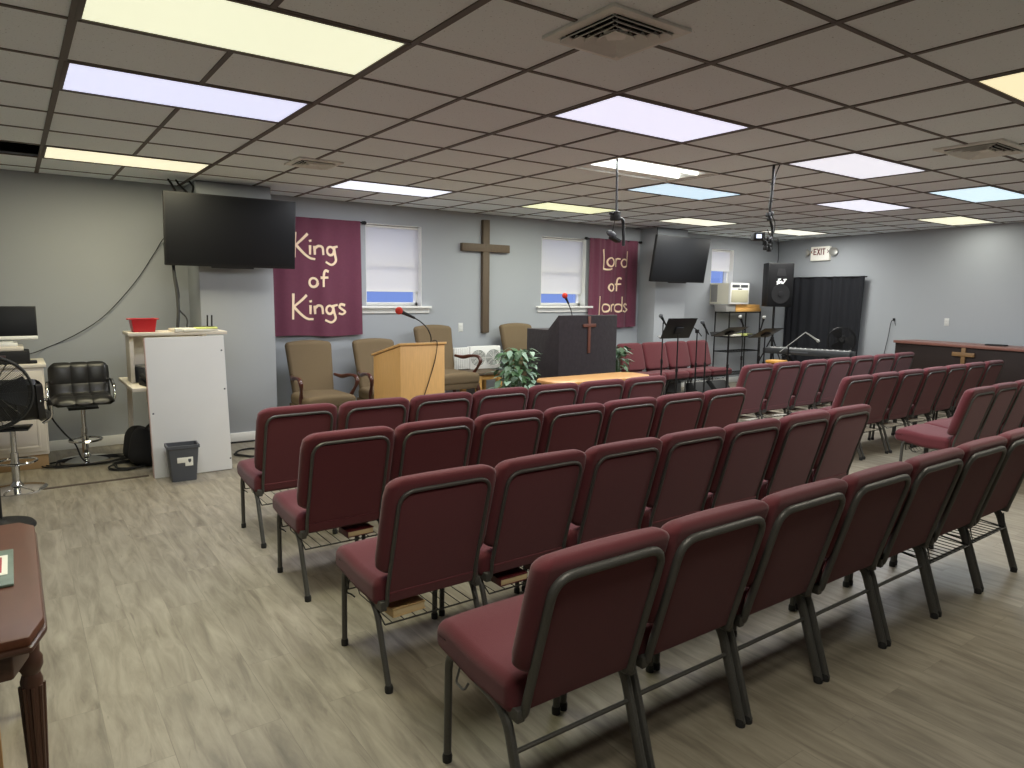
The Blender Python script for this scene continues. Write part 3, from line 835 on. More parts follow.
# ------------------------------------------------------------------ oak lectern
r = thing('lectern', 'light oak lectern standing behind the farthest row of chairs', 'lectern', (3.185, 6.20, 0))
m = MB()
m.prism([(-.3, .08), (.28, .08), (.28, .942), (-.3, 1.08)], 'x', -.24, -.22, bev=.002)
m.prism([(-.3, .08), (.28, .08), (.28, .942), (-.3, 1.08)], 'x', .22, .24, bev=.002); m.build('side_panel', OAK, r)
MB().box(-.24, .24, -.318, -.3, .08, 1.085, .003).build('front_panel', OAK, r)
MB().prism([(-.335, 1.09), (.30, .945), (.30, .966), (-.335, 1.112)], 'x', -.255, .255, bev=.003).build('top', OAK, r)
MB().box(-.25, .25, -.33, .29, 0, .08, .004).build('base', OAK, r)
MB().box(-.22, .22, -.28, .26, .6, .62, .002).build('shelf', OAK, r)
def gooseneck(label, loc, pts, ball):
    g = thing('gooseneck_microphone', label, 'microphone', loc)
    m = MB(); m.tube(bez(pts, 24), .006, 8); m.lathe([(.03, 0), (.03, .012), (.012, .02)], pts[0], 14); m.build('gooseneck', BLACKM, g)
    d = (Vector(ball) - Vector(pts[-1])).normalized()
    m = MB(); m.tube([pts[-1], Vector(pts[-1]) + d * .05, Vector(ball) - d * .01], [.012, .014, .02], 12); m.build('handle', BLACKP, g)
    m = MB(); m.ball(ball, .036); m.build('windscreen', REDFOAM, g)
gooseneck('red foam microphone on a curved black neck on the oak lectern', (3.33, 6.0, 1.066), [(0, 0, 0), (.01, .0, .08), (-.03, .0, .17), (-.10, 0, .235), (-.17, 0, .275)], (-.335, 0, .345))
cable('thin black microphone cable hanging down the front of the oak lectern', [(3.33, 5.97, 1.115), (3.325, 5.855, 1.115), (3.315, 5.873, .95), (3.25, 5.873, .75), (3.16, 5.873, .5), (3.12, 5.873, .3), (3.1, 5.86, .12)], .004)

# ------------------------------------------------------------------ black pulpit
r = thing('pulpit', 'broad pulpit draped in dark velvet cloth with a small wooden cross', 'pulpit', (5.86, 6.5, .15))
prof = [(0, 0), (.65, 0), (.65, 1.0), (.22, 1.0), (.02, 1.185), (0, 1.18)]
t_ = MB(); t_.prism(prof, 'x', -.475, .495, bev=.008); t_.build('drape', VELVET, r)
cross('small_cross', 'small reddish wooden cross on the front of the dark pulpit', (5.865, 6.497, 1.0 - .14), 0, .04, .016, .46, .105, .345, REDWOOD)
gooseneck('red foam microphone rising behind the dark velvet pulpit', (5.88, 6.80, 1.15), [(0, 0, 0), (-.02, 0, .12), (-.06, 0, .24), (-.10, 0, .32)], (-.165, 0, .42))

# wooden communion table
r = thing('communion_table', 'low golden wood table in front of the dark pulpit', 'table', (5.1, 5.53, 0))
c = .1; a, b = .70, .23
MB().prism([(-a + c, -b), (a - c, -b), (a, -b + c), (a, b - c), (a - c, b), (-a + c, b), (-a, b - c), (-a, -b + c)], 'z', .672, .70, bev=.006).build('table_top', OAKTOP, r)
m = MB()
for s in (-1, 1): m.box(-.6, .6, s * .17 - .01, s * .17 + .01, .59, .672, .002); m.box(s * .59 - .01, s * .59 + .01, -.17, .17, .59, .672, .002)
m.build('apron', OAKTOP, r)
for sx in (-1, 1):
    for sy in (-1, 1):
        m = MB(); m.lathe([(.018, 0), (.028, .05), (.02, .12), (.03, .3), (.02, .42), (.034, .5), (.034, .672)], (sx * .57, sy * .15, 0), 14); m.build('leg', OAKTOP, r)

# ------------------------------------------------------------------ plants
def leaf(m, base, d, up, L, W, curl):
    d = Vector(d).normalized(); s = d.cross(Vector(up)).normalized(); n = s.cross(d).normalized()
    prof = [(0, .05), (.2, .75), (.42, 1), (.7, .7), (1, .03)]
    def fn(u, v):
        i = u * 4; k = min(3, int(i)); f = i - k
        wid = (prof[k][1] * (1 - f) + prof[k + 1][1] * f) * W / 2; l = prof[k][0] * (1 - f) + prof[k + 1][0] * f
        q = (v - .5) * 2
        return Vector(base) + d * (l * L) + s * (q * wid) + n * (-curl * l * l * L + .12 * abs(q) * wid)
    m.sheet(fn, 4, 2, .0012)
def plant(label, loc, rad, h0, h1, n, pot_r, pot_h, seed):
    random.seed(seed)
    r = thing('potted_plant', label, 'plant', loc, 0)
    m = MB(); m.lathe([(pot_r * .7, 0), (pot_r, pot_h), (pot_r * 1.06, pot_h), (pot_r * 1.06, pot_h + .02), (pot_r * .9, pot_h + .02), (pot_r * .9, pot_h - .02), (0, pot_h - .02)], seg=20); m.build('pot', TERRA, r)
    A, B, S = MB(), MB(), MB()
    for i in range(n):
        an = random.uniform(0, 2 * PI); ht = h0 + (h1 - h0) * random.random() ** .8; rr = rad * (.35 + .65 * random.random()) * (1 - .4 * abs((ht - h0) / (h1 - h0) - .35))
        p = Vector((rr * math.cos(an), rr * math.sin(an), ht))
        if i % 3 == 0: S.tube(bez([(0, 0, pot_h - .03), (p.x * .4, p.y * .4, pot_h + (ht - pot_h) * .7), p], 8), .003, 5)
        d = Vector((math.cos(an + random.uniform(-.8, .8)), math.sin(an + random.uniform(-.8, .8)), random.uniform(-.7, .35)))
        leaf(A if random.random() < .66 else B, p, d, (0, 0, 1), random.uniform(.09, .15), random.uniform(.05, .085), random.uniform(.1, .5))
    S.build('stem', LEAFG, r); A.build('foliage', LEAFG, r); B.build('foliage', LEAFP, r)['label'] = 'paler variegated leaves'
plant('bushy variegated ivy plant left of the dark pulpit', (4.72, 6.45, .15), .27, .25, .82, 190, .12, .26, 3)
plant('small trailing leafy plant right of the dark pulpit', (6.55, 6.66, .15), .17, .25, .78, 110, .09, .22, 5)

# ------------------------------------------------------------------ side table and twin window fan
r = thing('side_table', 'small wooden side table against the back wall under the tall cross', 'table', (5.05, 7.67, .15)); r.scale = (1, 1, 1.104)
MB().box(-.25, .19, -.25, .25, .35, .385, .006).build('table_top', CROSSW, r)
MB().box(-.2, .14, -.2, .2, .29, .35, .003).build('apron', PINE, r)
for sx in (-.19, .13):
    for sy in (-.19, .19):
        m = MB(); m.box(sx - .035, sx + .035, sy - .035, sy + .035, 0, .35, .01); m.build('leg', PINE, r)
r = thing('window_fan', 'white twin window fan resting on the small side table', 'fan', (5.03, 7.80, .576)); r.scale = (1.14, 1.14, 1.06)
m = MB(); m.box(-.10, .33, -.03, .06, 0, .29, .012); m.build('housing', WHITE, r)
m = MB(); m.box(-.32, -.10, -.01, .03, .01, .28, .006)
for k in range(7): m.box(-.31 + k * .029, -.30 + k * .029, -.018, -.01, .015, .275, .002)
m.build('side_panel', WHITE, r)
FANG = mat('fan_grille_grey', (120, 126, 122), .5)
for cx in (.01, .22):
    m = MB()
    for q in range(6): m.torus((cx, -.034, .145), .02 + q * .017, .003, 'y', 24, 5)
    for q in range(8):
        a = q * PI / 4; m.tube([(cx, -.034, .145), (cx + .105 * math.cos(a), -.034, .145 + .105 * math.sin(a))], .0025, 5)
    m.build('grille', WHITE, r)
    m = MB(); m.lathe([(.1, -.0005), (.1, .0005)], M=Matrix.Translation((cx, -.0305, .145)) @ Matrix.Rotation(PI / 2, 4, 'X')); m.build('fan_opening', FANG, r)

# ------------------------------------------------------------------ music stands and microphone stands
def tripod(m, r=.26, h=.12, leg=.009, a0=0):
    for k in range(3):
        a = a0 + k * 2 * PI / 3
        m.tube(fillet([(0, 0, h), (r * .9 * math.cos(a), r * .9 * math.sin(a), .02), (r * math.cos(a), r * math.sin(a), .012)], .03), leg, 8)
def music_stand(label, loc, rz, tilt, z, w=.5, h=.33):
    r = thing('music_stand', label, 'music stand', loc, rz, 'black music stands')
    m = MB(); m.tube([(0, 0, .08), (0, 0, .62)], .013, 10); m.tube([(0, 0, .6), (0, 0, z)], .009, 10); m.lathe([(.018, 0), (.018, .05)], (0, 0, .6), 12); m.build('pole', BLACKM, r)
    m = MB(); tripod(m, .22, .14, .010, 1.2); m.build('tripod_base', BLACKM, r)
    M = Matrix.Translation((0, 0, z + .03)) @ Matrix.Rotation(tilt, 4, 'X')
    m = MB(); m.box(-w / 2, w / 2, -.004, 0, -h * .42, h * .58, .001, M=M); m.box(-w / 2, w / 2, 0, .06, -h * .42 - .004, -h * .42, .001, M=M); m.build('desk', BLACKM, r)
    m = MB(); m.box(-.06, .06, -.03, -.004, -.05, .05, .01, M=M); m.build('desk_bracket', BLACKP, r)
# the desks' backs face the audience
music_stand('black music stand with upright desk, leftmost, before the burgundy chairs along the wall', (6.98, 6.02, 0), -.10, .5, 1.12, .5, .3)
music_stand('black music stand with nearly flat desk, middle one, before the metal rack', (8.04, 6.03, 0), .12, 1.12, 1.07, .52, .3)
music_stand('black music stand with nearly flat desk, rightmost, near the keyboard', (8.86, 6.02, 0), .0, 1.06, 1.03, .46, .3)

def mic_stand(label, loc, z, head, tip, boom=None, silver=False):
    r = thing('microphone_stand', label, 'microphone stand', loc, 0, 'microphone stands on the stage floor')
    m = MB(); m.tube([(0, 0, .1), (0, 0, z * .6)], .011, 10); m.tube([(0, 0, z * .6), (0, 0, z)], .008, 10); m.lathe([(.016, 0), (.016, .06)], (0, 0, z * .58), 12); m.build('pole', BLACKM, r)
    m = MB(); tripod(m, .28, .16, .009, 1.1); m.build('tripod_base', BLACKM, r)
    if boom:
        m = MB(); m.tube(boom, .007, 8); m.box(-.02, .02, -.02, .02, z - .02, z + .03, .005); m.build('boom_arm', BLACKM, r)
    if head is None: return
    head, tip = Vector(head), Vector(tip); d = (tip - head).normalized()
    m = MB(); m.tube([(0, 0, z) if not boom else boom[-1], head + d * .03], .010, 8); m.build('microphone_clip', BLACKP, r)
    m = MB(); m.tube([head - d * .07, head + d * .05, tip - d * .02], [.010, .013, .020], 12); b_ = m.build('microphone', BLACKP, r)
    m = MB(); m.ball(tip, .028); m.build('microphone_grille', GREYM if silver else GREYP, b_)
mic_stand('straight microphone stand just left of the leftmost music stand', (6.80, 6.12, 0), 1.22, (.03, 0, 1.24), (-.07, -.02, 1.33))
mic_stand('microphone stand with short black boom right of the leftmost music stand', (7.33, 6.0, 0), 1.12, None, None, [(.09, 0, 1.06), (0, 0, 1.14), (-.13, 0, 1.20)])
mic_stand('microphone stand with grey headed microphone between the first two music stands', (7.58, 6.05, 0), 1.1, (.0, 0, 1.13), (-.09, 0, 1.24))
mic_stand('microphone stand with silver headed microphone in front of the metal rack', (8.79, 6.35, 0), 1.12, (.0, 0, 1.16), (-.08, 0, 1.29), silver=True)
mic_stand('microphone stand with round silver microphone under the loudspeaker', (9.22, 6.35, 0), 1.1, (.0, -.02, 1.16), (.0, -.05, 1.28), silver=True)

# ------------------------------------------------------------------ metal rack, air conditioner, boxes
r = thing('storage_rack', 'open black metal rack with three shelves under the air conditioner', 'rack', (10.6, 7.78, 0))
for sx in (-.44, .44):
    for sy in (-.15, .15):
        m = MB(); m.tube([(sx, sy, 0), (sx, sy, 1.33)], .012, 8); m.build('post', BLACKM, r)
for z in (.22, .62, .88, 1.31):
    m = MB()
    for s in (-1, 1): m.tube([(-.44, s * .15, z), (.44, s * .15, z)], .008, 6); m.tube([(s * .44, -.15, z), (s * .44, .15, z)], .008, 6)
    for k in range(12): m.tube([(-.42 + k * .0764, -.15, z + .004), (-.42 + k * .0764, .15, z + .004)], .003, 5)
    m.build('wire_shelf', BLACKM, r)
r = thing('air_conditioner', 'beige window air conditioner unit under the short shade', 'air conditioner', (10.37, 7.82, 1.46)); r.scale = (.93, 1, 1)
MB().box(-.27, .27, -.18, .30, .0, .36, .008).build('case', ACW, r)
MB().box(-.285, .285, -.225, -.18, -.005, .365, .012).build('front_bezel', WHITE, r)
MB().box(-.25, .25, -.230, -.224, .03, .24, .004).build('intake_grille', ACG, r)
m = MB()
for k in (-.125, .125): m.box(k - .11, k + .11, -.229, -.223, .285, .335, .004)
m.box(-.06, .06, -.229, -.223, .25, .268, .002); m.build('outlet_louver', GREYP, r)
m = MB(); m.box(-.274, -.268, .06, .2, .03, .33, .002); m.build('side_vent', GREYBOX, r)
MB().box(-.262, -.262 + .012, -.1, -.06, .16, .22, .001).build('sticker', GREENP, r)
tag(MB().box(10.33, 11.05, 7.63, 7.90, 1.325, 1.385, .004).build('wooden_box', PINE), 'flat pine box lying on top of the metal rack, lower of two', 'box', 'pine boxes on the rack')
tag(MB().box(10.35, 11.03, 7.64, 7.88, 1.386, 1.45, .004).build('wooden_box', PINE), 'flat pine box stacked under the air conditioner, upper of two', 'box', 'pine boxes on the rack')
tag(MB().box(10.06, 10.32, 7.63, 7.88, 1.325, 1.45, .01).build('flat_case', GREYBOX), 'grey flat case beside the pine boxes on the rack', 'case')
tag(MB().box(-.14, .14, -.1, .1, 0, .03, .003).build('paper_stack', PAPER), 'white papers on the upper middle shelf of the metal rack', 'papers')
bpy.data.objects['paper_stack'].location = (10.42, 7.76, .892)
tag(MB().box(10.66, 10.9, 7.66, 7.84, .892, .925, .004).build('folder', GREENP), 'pale green folder on the upper middle shelf of the metal rack', 'folder')
for k, x in enumerate((8.52, 8.98)):
    r = thing('floor_box', ['black box under the wall chairs, left of two', 'black box under the wall chairs, right of two'][k], 'box', (x, 6.98 - .1, 0), 0, 'black boxes on the stage floor')
    MB().prism([(-.12, 0), (.14, 0), (.14, .26), (.02, .28), (-.12, .14)], 'x', -.17, .17, bev=.008).build('case', BLACKP, r)
    MB().prism([(-.123, .02), (-.118, .02), (-.118, .13), (-.123, .13)], 'x', -.15, .15).build('grille', GRILLE, r)

# ------------------------------------------------------------------ loudspeaker on a stand
SA = -.52
r = thing('loudspeaker', 'tall black loudspeaker cabinet on a pole in the back corner', 'loudspeaker', (11.02, 7.34, 1.42), SA)
W2 = .235
MB().prism([(-W2, -.19), (W2, -.19), (.15, .19), (-.15, .19)], 'z', 0, .76, bev=.012).build('cabinet', BLACKP, r)
MB().box(-W2 + .015, W2 - .015, -.202, -.188, .02, .74, .006).build('front_grille', GRILLE, r)
m = MB(); m.lathe([(.17, 0), (.165, .006), (.12, .002), (.05, -.004), (.045, .008), (0, .012)], seg=28, M=Matrix.Translation((0, -.203, .22)) @ Matrix.Rotation(PI / 2, 4, 'X')); m.build('woofer', CONEM, r)
m = MB(); m.prism([(-.09, .53), (.09, .53), (.06, .66), (-.06, .66)], 'y', -.206, -.2); m.build('horn', CONEM, r)
m = MB()
for s_ in ([(-.085, .425), (-.03, .47), (-.06, .43), (-.015, .435)], [(-.075, .385), (-.045, .44)], [(-.03, .40), (.0, .445), (.012, .40)], [(.012, .44), (.028, .40), (.07, .455)], [(.04, .47), (.095, .475)], [(-.06, .475), (-.01, .48)], [(-.07, .40), (-.02, .415)]):
    m.stroke(s_, .018, -.209, -.203)
m.build('logo', LOGOW, r)
r = thing('speaker_stand', 'black tripod pole stand carrying the corner loudspeaker', 'stand', (11.02, 7.34, 0))
m = MB(); m.tube([(0, 0, .25), (0, 0, 1.42)], .02, 12); m.lathe([(.03, 0), (.03, .08)], (0, 0, .8), 14); m.build('pole', BLACKM, r)
for k in range(3):
    a = .4 + k * 2 * PI / 3
    m = MB(); m.tube([(.02 * math.cos(a), .02 * math.sin(a), .85), (.42 * math.cos(a), .42 * math.sin(a), .015)], .012, 8); m.tube([(.02 * math.cos(a), .02 * math.sin(a), .3), (.24 * math.cos(a), .24 * math.sin(a), .37)], .008, 6); m.build('leg', BLACKM, r)
cable('thin black cable down the room corner to the loudspeaker', [(11.55, 7.7, H), (11.52, 7.66, 2.5), (11.3, 7.5, 2.3), (11.1, 7.38, 2.18)], .006)

# ------------------------------------------------------------------ keyboard with stand and boom mic, small stool, pedestal fan
kd = Vector((9.70 - 9.98, 6.55 - 5.32, 0)); ka = math.atan2(kd.y, kd.x)
r = thing('electric_keyboard', 'long dark electric keyboard on a cross stand before the black curtain', 'keyboard', (9.84, 5.93, .715), ka)
MB().box(-.64, .64, -.15, .15, 0, .085, .012).build('case', mat('dark_grey_plastic', (44, 46, 48), .4), r)
m = MB()
for k in range(52): m.box(-.58 + k * .0223, -.58 + k * .0223 + .021, -.145, -.0, .086, .094, .001)
m.build('white_key', WHITE, r)['kind'] = 'stuff'
m = MB()
for k in range(51):
    if k % 7 not in (2, 6): m.box(-.58 + k * .0223 + .015, -.58 + k * .0223 + .028, -.09, -.0, .094, .103, .001)
m.build('black_key', BLACKP, r)['kind'] = 'stuff'
MB().box(-.05, .25, .149, .153, .03, .05, .001).build('rear_panel', GREYP, r)
r = thing('keyboard_stand', 'black folding cross stand under the electric keyboard', 'stand', (9.84, 5.93, 0), ka)
for s in (-1, 1):
    m = MB(); m.tube([(-.3, s * .2, .02), (.3, -s * .2 * 0 + s * .0 - s * .0, .69)] if False else [(-.32, s * .03, .02), (.32, s * .03, .69)][::s], .014, 8)
    m.build('strut', BLACKM, r)
for s, z in ((-.32, .018), (.32, .018), (-.32, .697), (.32, .697)):
    m = MB(); m.tube([(s, -.18, z), (s, .18, z)], .014, 8); m.build('crossbar', BLACKM, r)
m = MB(); m.tube([(.32, -.03, .02), (-.32, -.03, .69)], .014, 8); m.build('strut', BLACKM, r)
r = thing('microphone_stand', 'boom microphone stand with silver microphone over the keyboard', 'microphone stand', (9.62, 6.12, 0), 0, 'microphone stands on the stage floor')
m = MB(); m.tube([(0, 0, .1), (0, 0, .86)], .011, 10); m.build('pole', BLACKM, r)
m = MB(); tripod(m, .24, .16, .009, 1.1); m.build('tripod_base', BLACKM, r)
m = MB(); m.tube([(-.16, .04, .76), (0, 0, .86), (.27, -.10, 1.055)], .006, 8); m.build('boom_arm', GREYM, r)
m = MB(); m.tube([(.27, -.10, 1.055), (.36, -.16, .99), (.42, -.20, .945)], [.009, .012, .016], 12); b_ = m.build('microphone', GREYM, r)
m = MB(); m.ball((.44, -.215, .925), .027); m.build('microphone_grille', GREYM, b_)
r = thing('wooden_stool', 'small yellow wooden stool in front of the keyboard', 'stool', (9.33, 6.12, 0)); r.scale = (.72, .8, 1.1)
MB().box(-.17, .17, -.14, .14, .55, .585, .012).build('seat', YWOOD, r)
for sx in (-1, 1):
    for sy in (-1, 1):
        m = MB(); m.tube([(sx * .12, sy * .1, .55), (sx * .16, sy * .13, 0)], [.018, .013], 8); m.build('leg', YWOOD, r)
m = MB()
for s in (-1, 1): m.tube([(-.14, s * .115, .3), (.14, s * .115, .3)], .009, 6); m.box(-.15, .15, s * .115 - .01, s * .115 + .01, .50, .55, .003)
m.build('stretcher', YWOOD, r)

def pedestal_fan(label, loc, rz, R, zc, base_r, mt, tilt=0):
    r = thing('pedestal_fan', label, 'fan', loc, rz, 'black pedestal fans')
    m = MB(); m.lathe([(base_r, 0), (base_r, .012), (base_r * .93, .03), (.05, .042), (.03, .06)], seg=32); m.build('base', BLACKP, r)
    m = MB(); m.tube([(0, .06, .03), (0, .06, zc - .05)], .017, 12); m.build('pole', BLACKM, r)
    M = Matrix.Translation((0, 0, zc)) @ Matrix.Rotation(tilt, 4, 'X')
    m = MB()
    for k in range(int(R / .0085)): m.torus((0, -.07 + .03 * (k * .0085 / R) ** 2, 0), .02 + k * .0085, .0019, 'y', 36, 4, M=M)
    for k in range(12):
        a = k * PI / 6; m.tube([(.02 * math.cos(a), -.07, .02 * math.sin(a)), (R * .99 * math.cos(a), -.045, R * .99 * math.sin(a))], .002, 4, M=M)
    m.build('front_grille', mt, r)
    m = MB(); m.torus((0, -.04, 0), R, .009, 'y', 40, 8, M=M); m.torus((0, .05, 0), R, .007, 'y', 40, 8, M=M)
    for k in range(24):
        a = k * PI / 12; m.tube([(R * math.cos(a), -.04, R * math.sin(a)), (R * math.cos(a), .05, R * math.sin(a)), (.08 * math.cos(a), .10, .08 * math.sin(a))], .0022, 4, M=M)
    m.build('rear_cage', mt, r)
    m = MB()
    for k in range(3):
        a = k * 2 * PI / 3
        def fn(u, v, a=a):
            rr = .05 + u * (R - .075); an = a + (v - .5) * (1.25 - .3 * u)
            return (rr * math.cos(an), .0 + .05 * (v - .5), rr * math.sin(an))
        m.sheet(fn, 8, 6, .003, M=M)
    m.lathe([(0, .045), (.03, .04), (.05, .0), (.05, -.03)], seg=16, M=M @ Matrix.Rotation(PI / 2, 4, 'X')); m.build('blade', BLACKP, r)
    m = MB(); m.lathe([(.075, -.12), (.08, -.03), (.06, 0)], seg=18, M=M @ Matrix.Rotation(PI / 2, 4, 'X') @ Matrix.Translation((0, 0, -.06))); m.box(-.03, .03, .05, .11, -.16, 0, .01, M=M); m.build('motor', BLACKP, r)
    m = MB(); m.lathe([(0, .012), (.03, .01), (.04, 0)], seg=18, M=M @ Matrix.Translation((0, -.07, 0)) @ Matrix.Rotation(PI / 2, 4, 'X')); m.build('badge', BLACKP, r)
pedestal_fan('black pedestal fan behind the keyboard in front of the curtain', (11.0, 6.05, 0), -1.0, .21, .90, .2, BLACKM)
pedestal_fan('large black pedestal fan at the left edge before the bar stools', (-.15, 5.55, 0), .0, .235, .905, .2, WIRE)

# ------------------------------------------------------------------ right wall: curtain, exit sign, outlets, counter
r = thing('curtain', 'black pleated curtain hanging on the right wall by the corner', 'curtain', RW(3.15, 0, .09), RROT)
def cf(u, v):
    x = -.84 + u * 1.68
    return (x * (1 - .06 * (1 - v) * (1 if x > 0 else 0)), .030 * math.sin(u * 61 + 2.6 * math.sin(u * 7.3) + .5 * math.sin(v * 3 + u * 4)) * (.7 + .4 * math.sin(u * 11 + 1)) * (1 - .25 * v) + .014 * math.sin(u * 23 + .8 * v), .03 + v * 1.93)
m = MB(); m.sheet(cf, 160, 14, .003); m.build('cloth', CURT, r)
m = MB(); m.tube([(-.87, 0, 1.945), (.87, 0, 1.945)], .011, 8); m.build('rod', BLACKM, r)
r = thing('exit_sign', 'cream emergency exit sign with two lamp heads above the curtain', 'exit sign', RW(3.29, 2.25, .0), RROT)
MB().box(-.2, .2, -.06, 0, 0, .25, .008).build('housing', emit('lit_sign_face', (222, 206, 160), .22), r)
m = MB()
def seg(a, b, w=.018): m.stroke([a, b], w, -.064, -.0605)
y0_, y1_ = .10, .215
seg((-.125, y0_), (-.125, y1_)); seg((-.125, y1_ - .012), (-.07, y1_ - .012)); seg((-.125, .158), (-.08, .158)); seg((-.125, y0_ + .012), (-.07, y0_ + .012))
seg((-.052, y0_), (.004, y1_)); seg((-.052, y1_), (.004, y0_)); seg((.031, y0_), (.031, y1_)); seg((.085, y0_), (.085, y1_)); seg((.052, y1_ - .012), (.118, y1_ - .012))
for s in (-1, 1):
    seg((s * .188, .158), (s * .160, .185), .012); seg((s * .188, .158), (s * .160, .131), .012)
m.build('lettering', EXITR, r)
for s in (-1, 1):
    m = MB(); m.tube([(s * .2, -.03, .14), (s * .24, -.04, .15)], .02, 10)
    m.lathe([(0, .0), (.03, .005), (.07, .05), (.075, .07), (.07, .075), (.05, .06), (0, .055)], seg=18, M=Matrix.Translation((s * .245, -.02, .15)) @ Matrix.Rotation(s * .8, 4, 'Z') @ Matrix.Rotation(PI / 2, 4, 'X'))
    m.build('lamp_head', GREYM, r)
OUTP = mat('outlet_plastic', (204, 205, 202), .5)
def outlet(label, loc, rz):
    r = thing('wall_outlet', label, 'outlet', loc, rz, 'white wall outlets')
    MB().box(-.036, .036, -.006, 0, -.058, .058, .003).build('cover_plate', OUTP, r)
    m = MB()
    for s in (-1, 1): m.box(-.016, .016, -.008, -.005, s * .022 - .014, s * .022 + .014, .003)
    m.build('socket', OUTP, r)
outlet('white outlet on the back wall left of the tall cross', (4.93, BW, 1.13), 0)
outlet('white outlet on the blank right wall above the long counter', RW(.93, 1.24), RROT)
r = thing('cable_jack', 'small dark cable jack with loose cord on the right wall', 'cable jack', RW(1.79, 1.25), RROT)
MB().box(-.02, .02, -.012, 0, -.02, .02, .004).build('cover_plate', BLACKP, r)
MB().tube(bez([(0, -.012, 0), (-.03, -.03, -.05), (-.07, -.02, -.3), (-.12, -.02, -.6), (-.16, -.02, -1.0)], 24), .005, 6).build('cord', BLACKP, r)
MB().tube(bez([(0, -.012, 0), (.03, -.03, -.03), (.045, -.02, -.1)], 10), .004, 6).build('cord', BLACKP, r)
r = thing('counter', 'long dark wood counter with reddish top along the right wall', 'counter', (10.8, 5.10, 0), math.atan2(RD.y, RD.x) - PI / 2)
CL = 3.6
MB().box(.03, .50, -CL, -.01, .05, .925, .004).build('body', DARKWOOD, r)
MB().box(0, .03, -CL, 0, .06, .925, .004).build('front_panel', DARKWOOD, r)
MB().box(-.03, .53, -CL, .02, .925, .965, .008).build('counter_top', COUNTERTOP, r)
MB().box(.06, .5, -CL, -.03, 0, .06, 0).build('plinth', BLACKP, r)
cross('counter_cross', 'golden wooden cross on the front of the dark counter', (10.8 - 1.02 * RD.x - .002, 5.10 - 1.02 * RD.y, .69), RROT, .055, .02, .25, .15, .14, GOLDWOOD)
tag(MB().box(10.75, 10.87, 3.66, 3.9, .966, .985, .004).build('black_case', BLACKP), 'flat black case on top of the dark counter', 'case')

# ------------------------------------------------------------------ ceiling pole mount and cable drop
r = thing('ceiling_pole_mount', 'thin grey pole with clamp and bent arm hanging from the ceiling before the right banner', 'ceiling mount', (4.02, 4.17, H))
MB().tube([(0, 0, .01), (.01, 0, -.42)], .009, 10).build('pole', GREYP, r)
m = MB(); m.box(-.035, .035, -.03, .03, -.475, -.40, .008); m.box(-.055, -.02, -.02, .02, -.43, -.41, .004); m.build('clamp', BLACKM, r)
MB().tube(fillet([(.02, 0, -.45), (.085, 0, -.455), (.10, 0, -.62), (.10, 0, -.67)], .04), .013, 10).build('bent_arm', BLACKM, r)
m = MB(); m.tube([(-.005, 0, -.47), (-.03, .0, -.57)], .003, 6); m.build('hanger_wire', BLACKP, r)
M = Matrix.Translation((-.035, 0, -.585)) @ Matrix.Rotation(.35, 4, 'Y')
m = MB(); m.lathe([(.014, -.05), (.024, -.03), (.024, .02), (.016, .04)], seg=14, M=M @ Matrix.Rotation(PI / 2, 4, 'Y')); c_ = m.build('camera', GREYP, r)
m = MB(); m.box(.0, .09, -.03, .03, -.035, -.01, .006, M=M); m.build('mount_plate', BLACKP, c_)
r = thing('ceiling_cable_drop', 'black cable drop with clamps and a small camera hanging from the ceiling', 'camera rig', (5.15, 3.51, H))
m = MB(); m.tube(bez([(0, 0, .01), (-.005, 0, -.2), (-.02, 0, -.33), (-.005, 0, -.44), (.03, 0, -.52), (.03, 0, -.68)], 24), .011, 8)
for z in (-.16, -.3): m.lathe([(.016, 0), (.016, .02)], (-.005 if z > -.2 else -.016, 0, z), 10)
m.build('hanging_cable', BLACKM, r)
MB().tube(bez([(.055, -.02, .01), (.04, 0, -.06), (.01, 0, -.15), (0, 0, -.2)], 14), .005, 6).build('branch_cable', BLACKM, r)
m = MB()
for dx, dz in ((-.04, -.40), (-.02, -.43), (.0, -.39), (-.06, -.63), (-.03, -.60), (-.01, -.65), (.01, -.61), (-.05, -.67), (.0, -.68)):
    m.box(dx - .014, dx + .014, -.016, .016, dz - .018, dz + .018, .004)
m.tube([(.03, 0, -.58), (-.06, 0, -.62), (-.12, 0, -.60)], .010, 8); m.tube([(-.06, .01, -.54), (-.06, 0, -.66)], .006, 6); m.build('clamp', BLACKM, r)
m = MB(); m.tube(bez([(.01, .0, -.40), (.06, .0, -.46), (.05, 0, -.55), (.01, 0, -.57), (-.04, 0, -.52)], 20), .004, 6); m.build('loop_cord', BLACKM, r)
M = Matrix.Translation((-.17, 0, -.585)) @ Matrix.Rotation(-.62, 4, 'Z')
MB().box(-.04, .04, -.045, .05, -.03, .03, .006, M=M).build('camera', BLACKP, r)
MB().box(-.024, .020, -.047, -.044, -.016, .016, .001, M=M).build('lit_display', emit('camera_display', (205, 222, 250), .9), r)

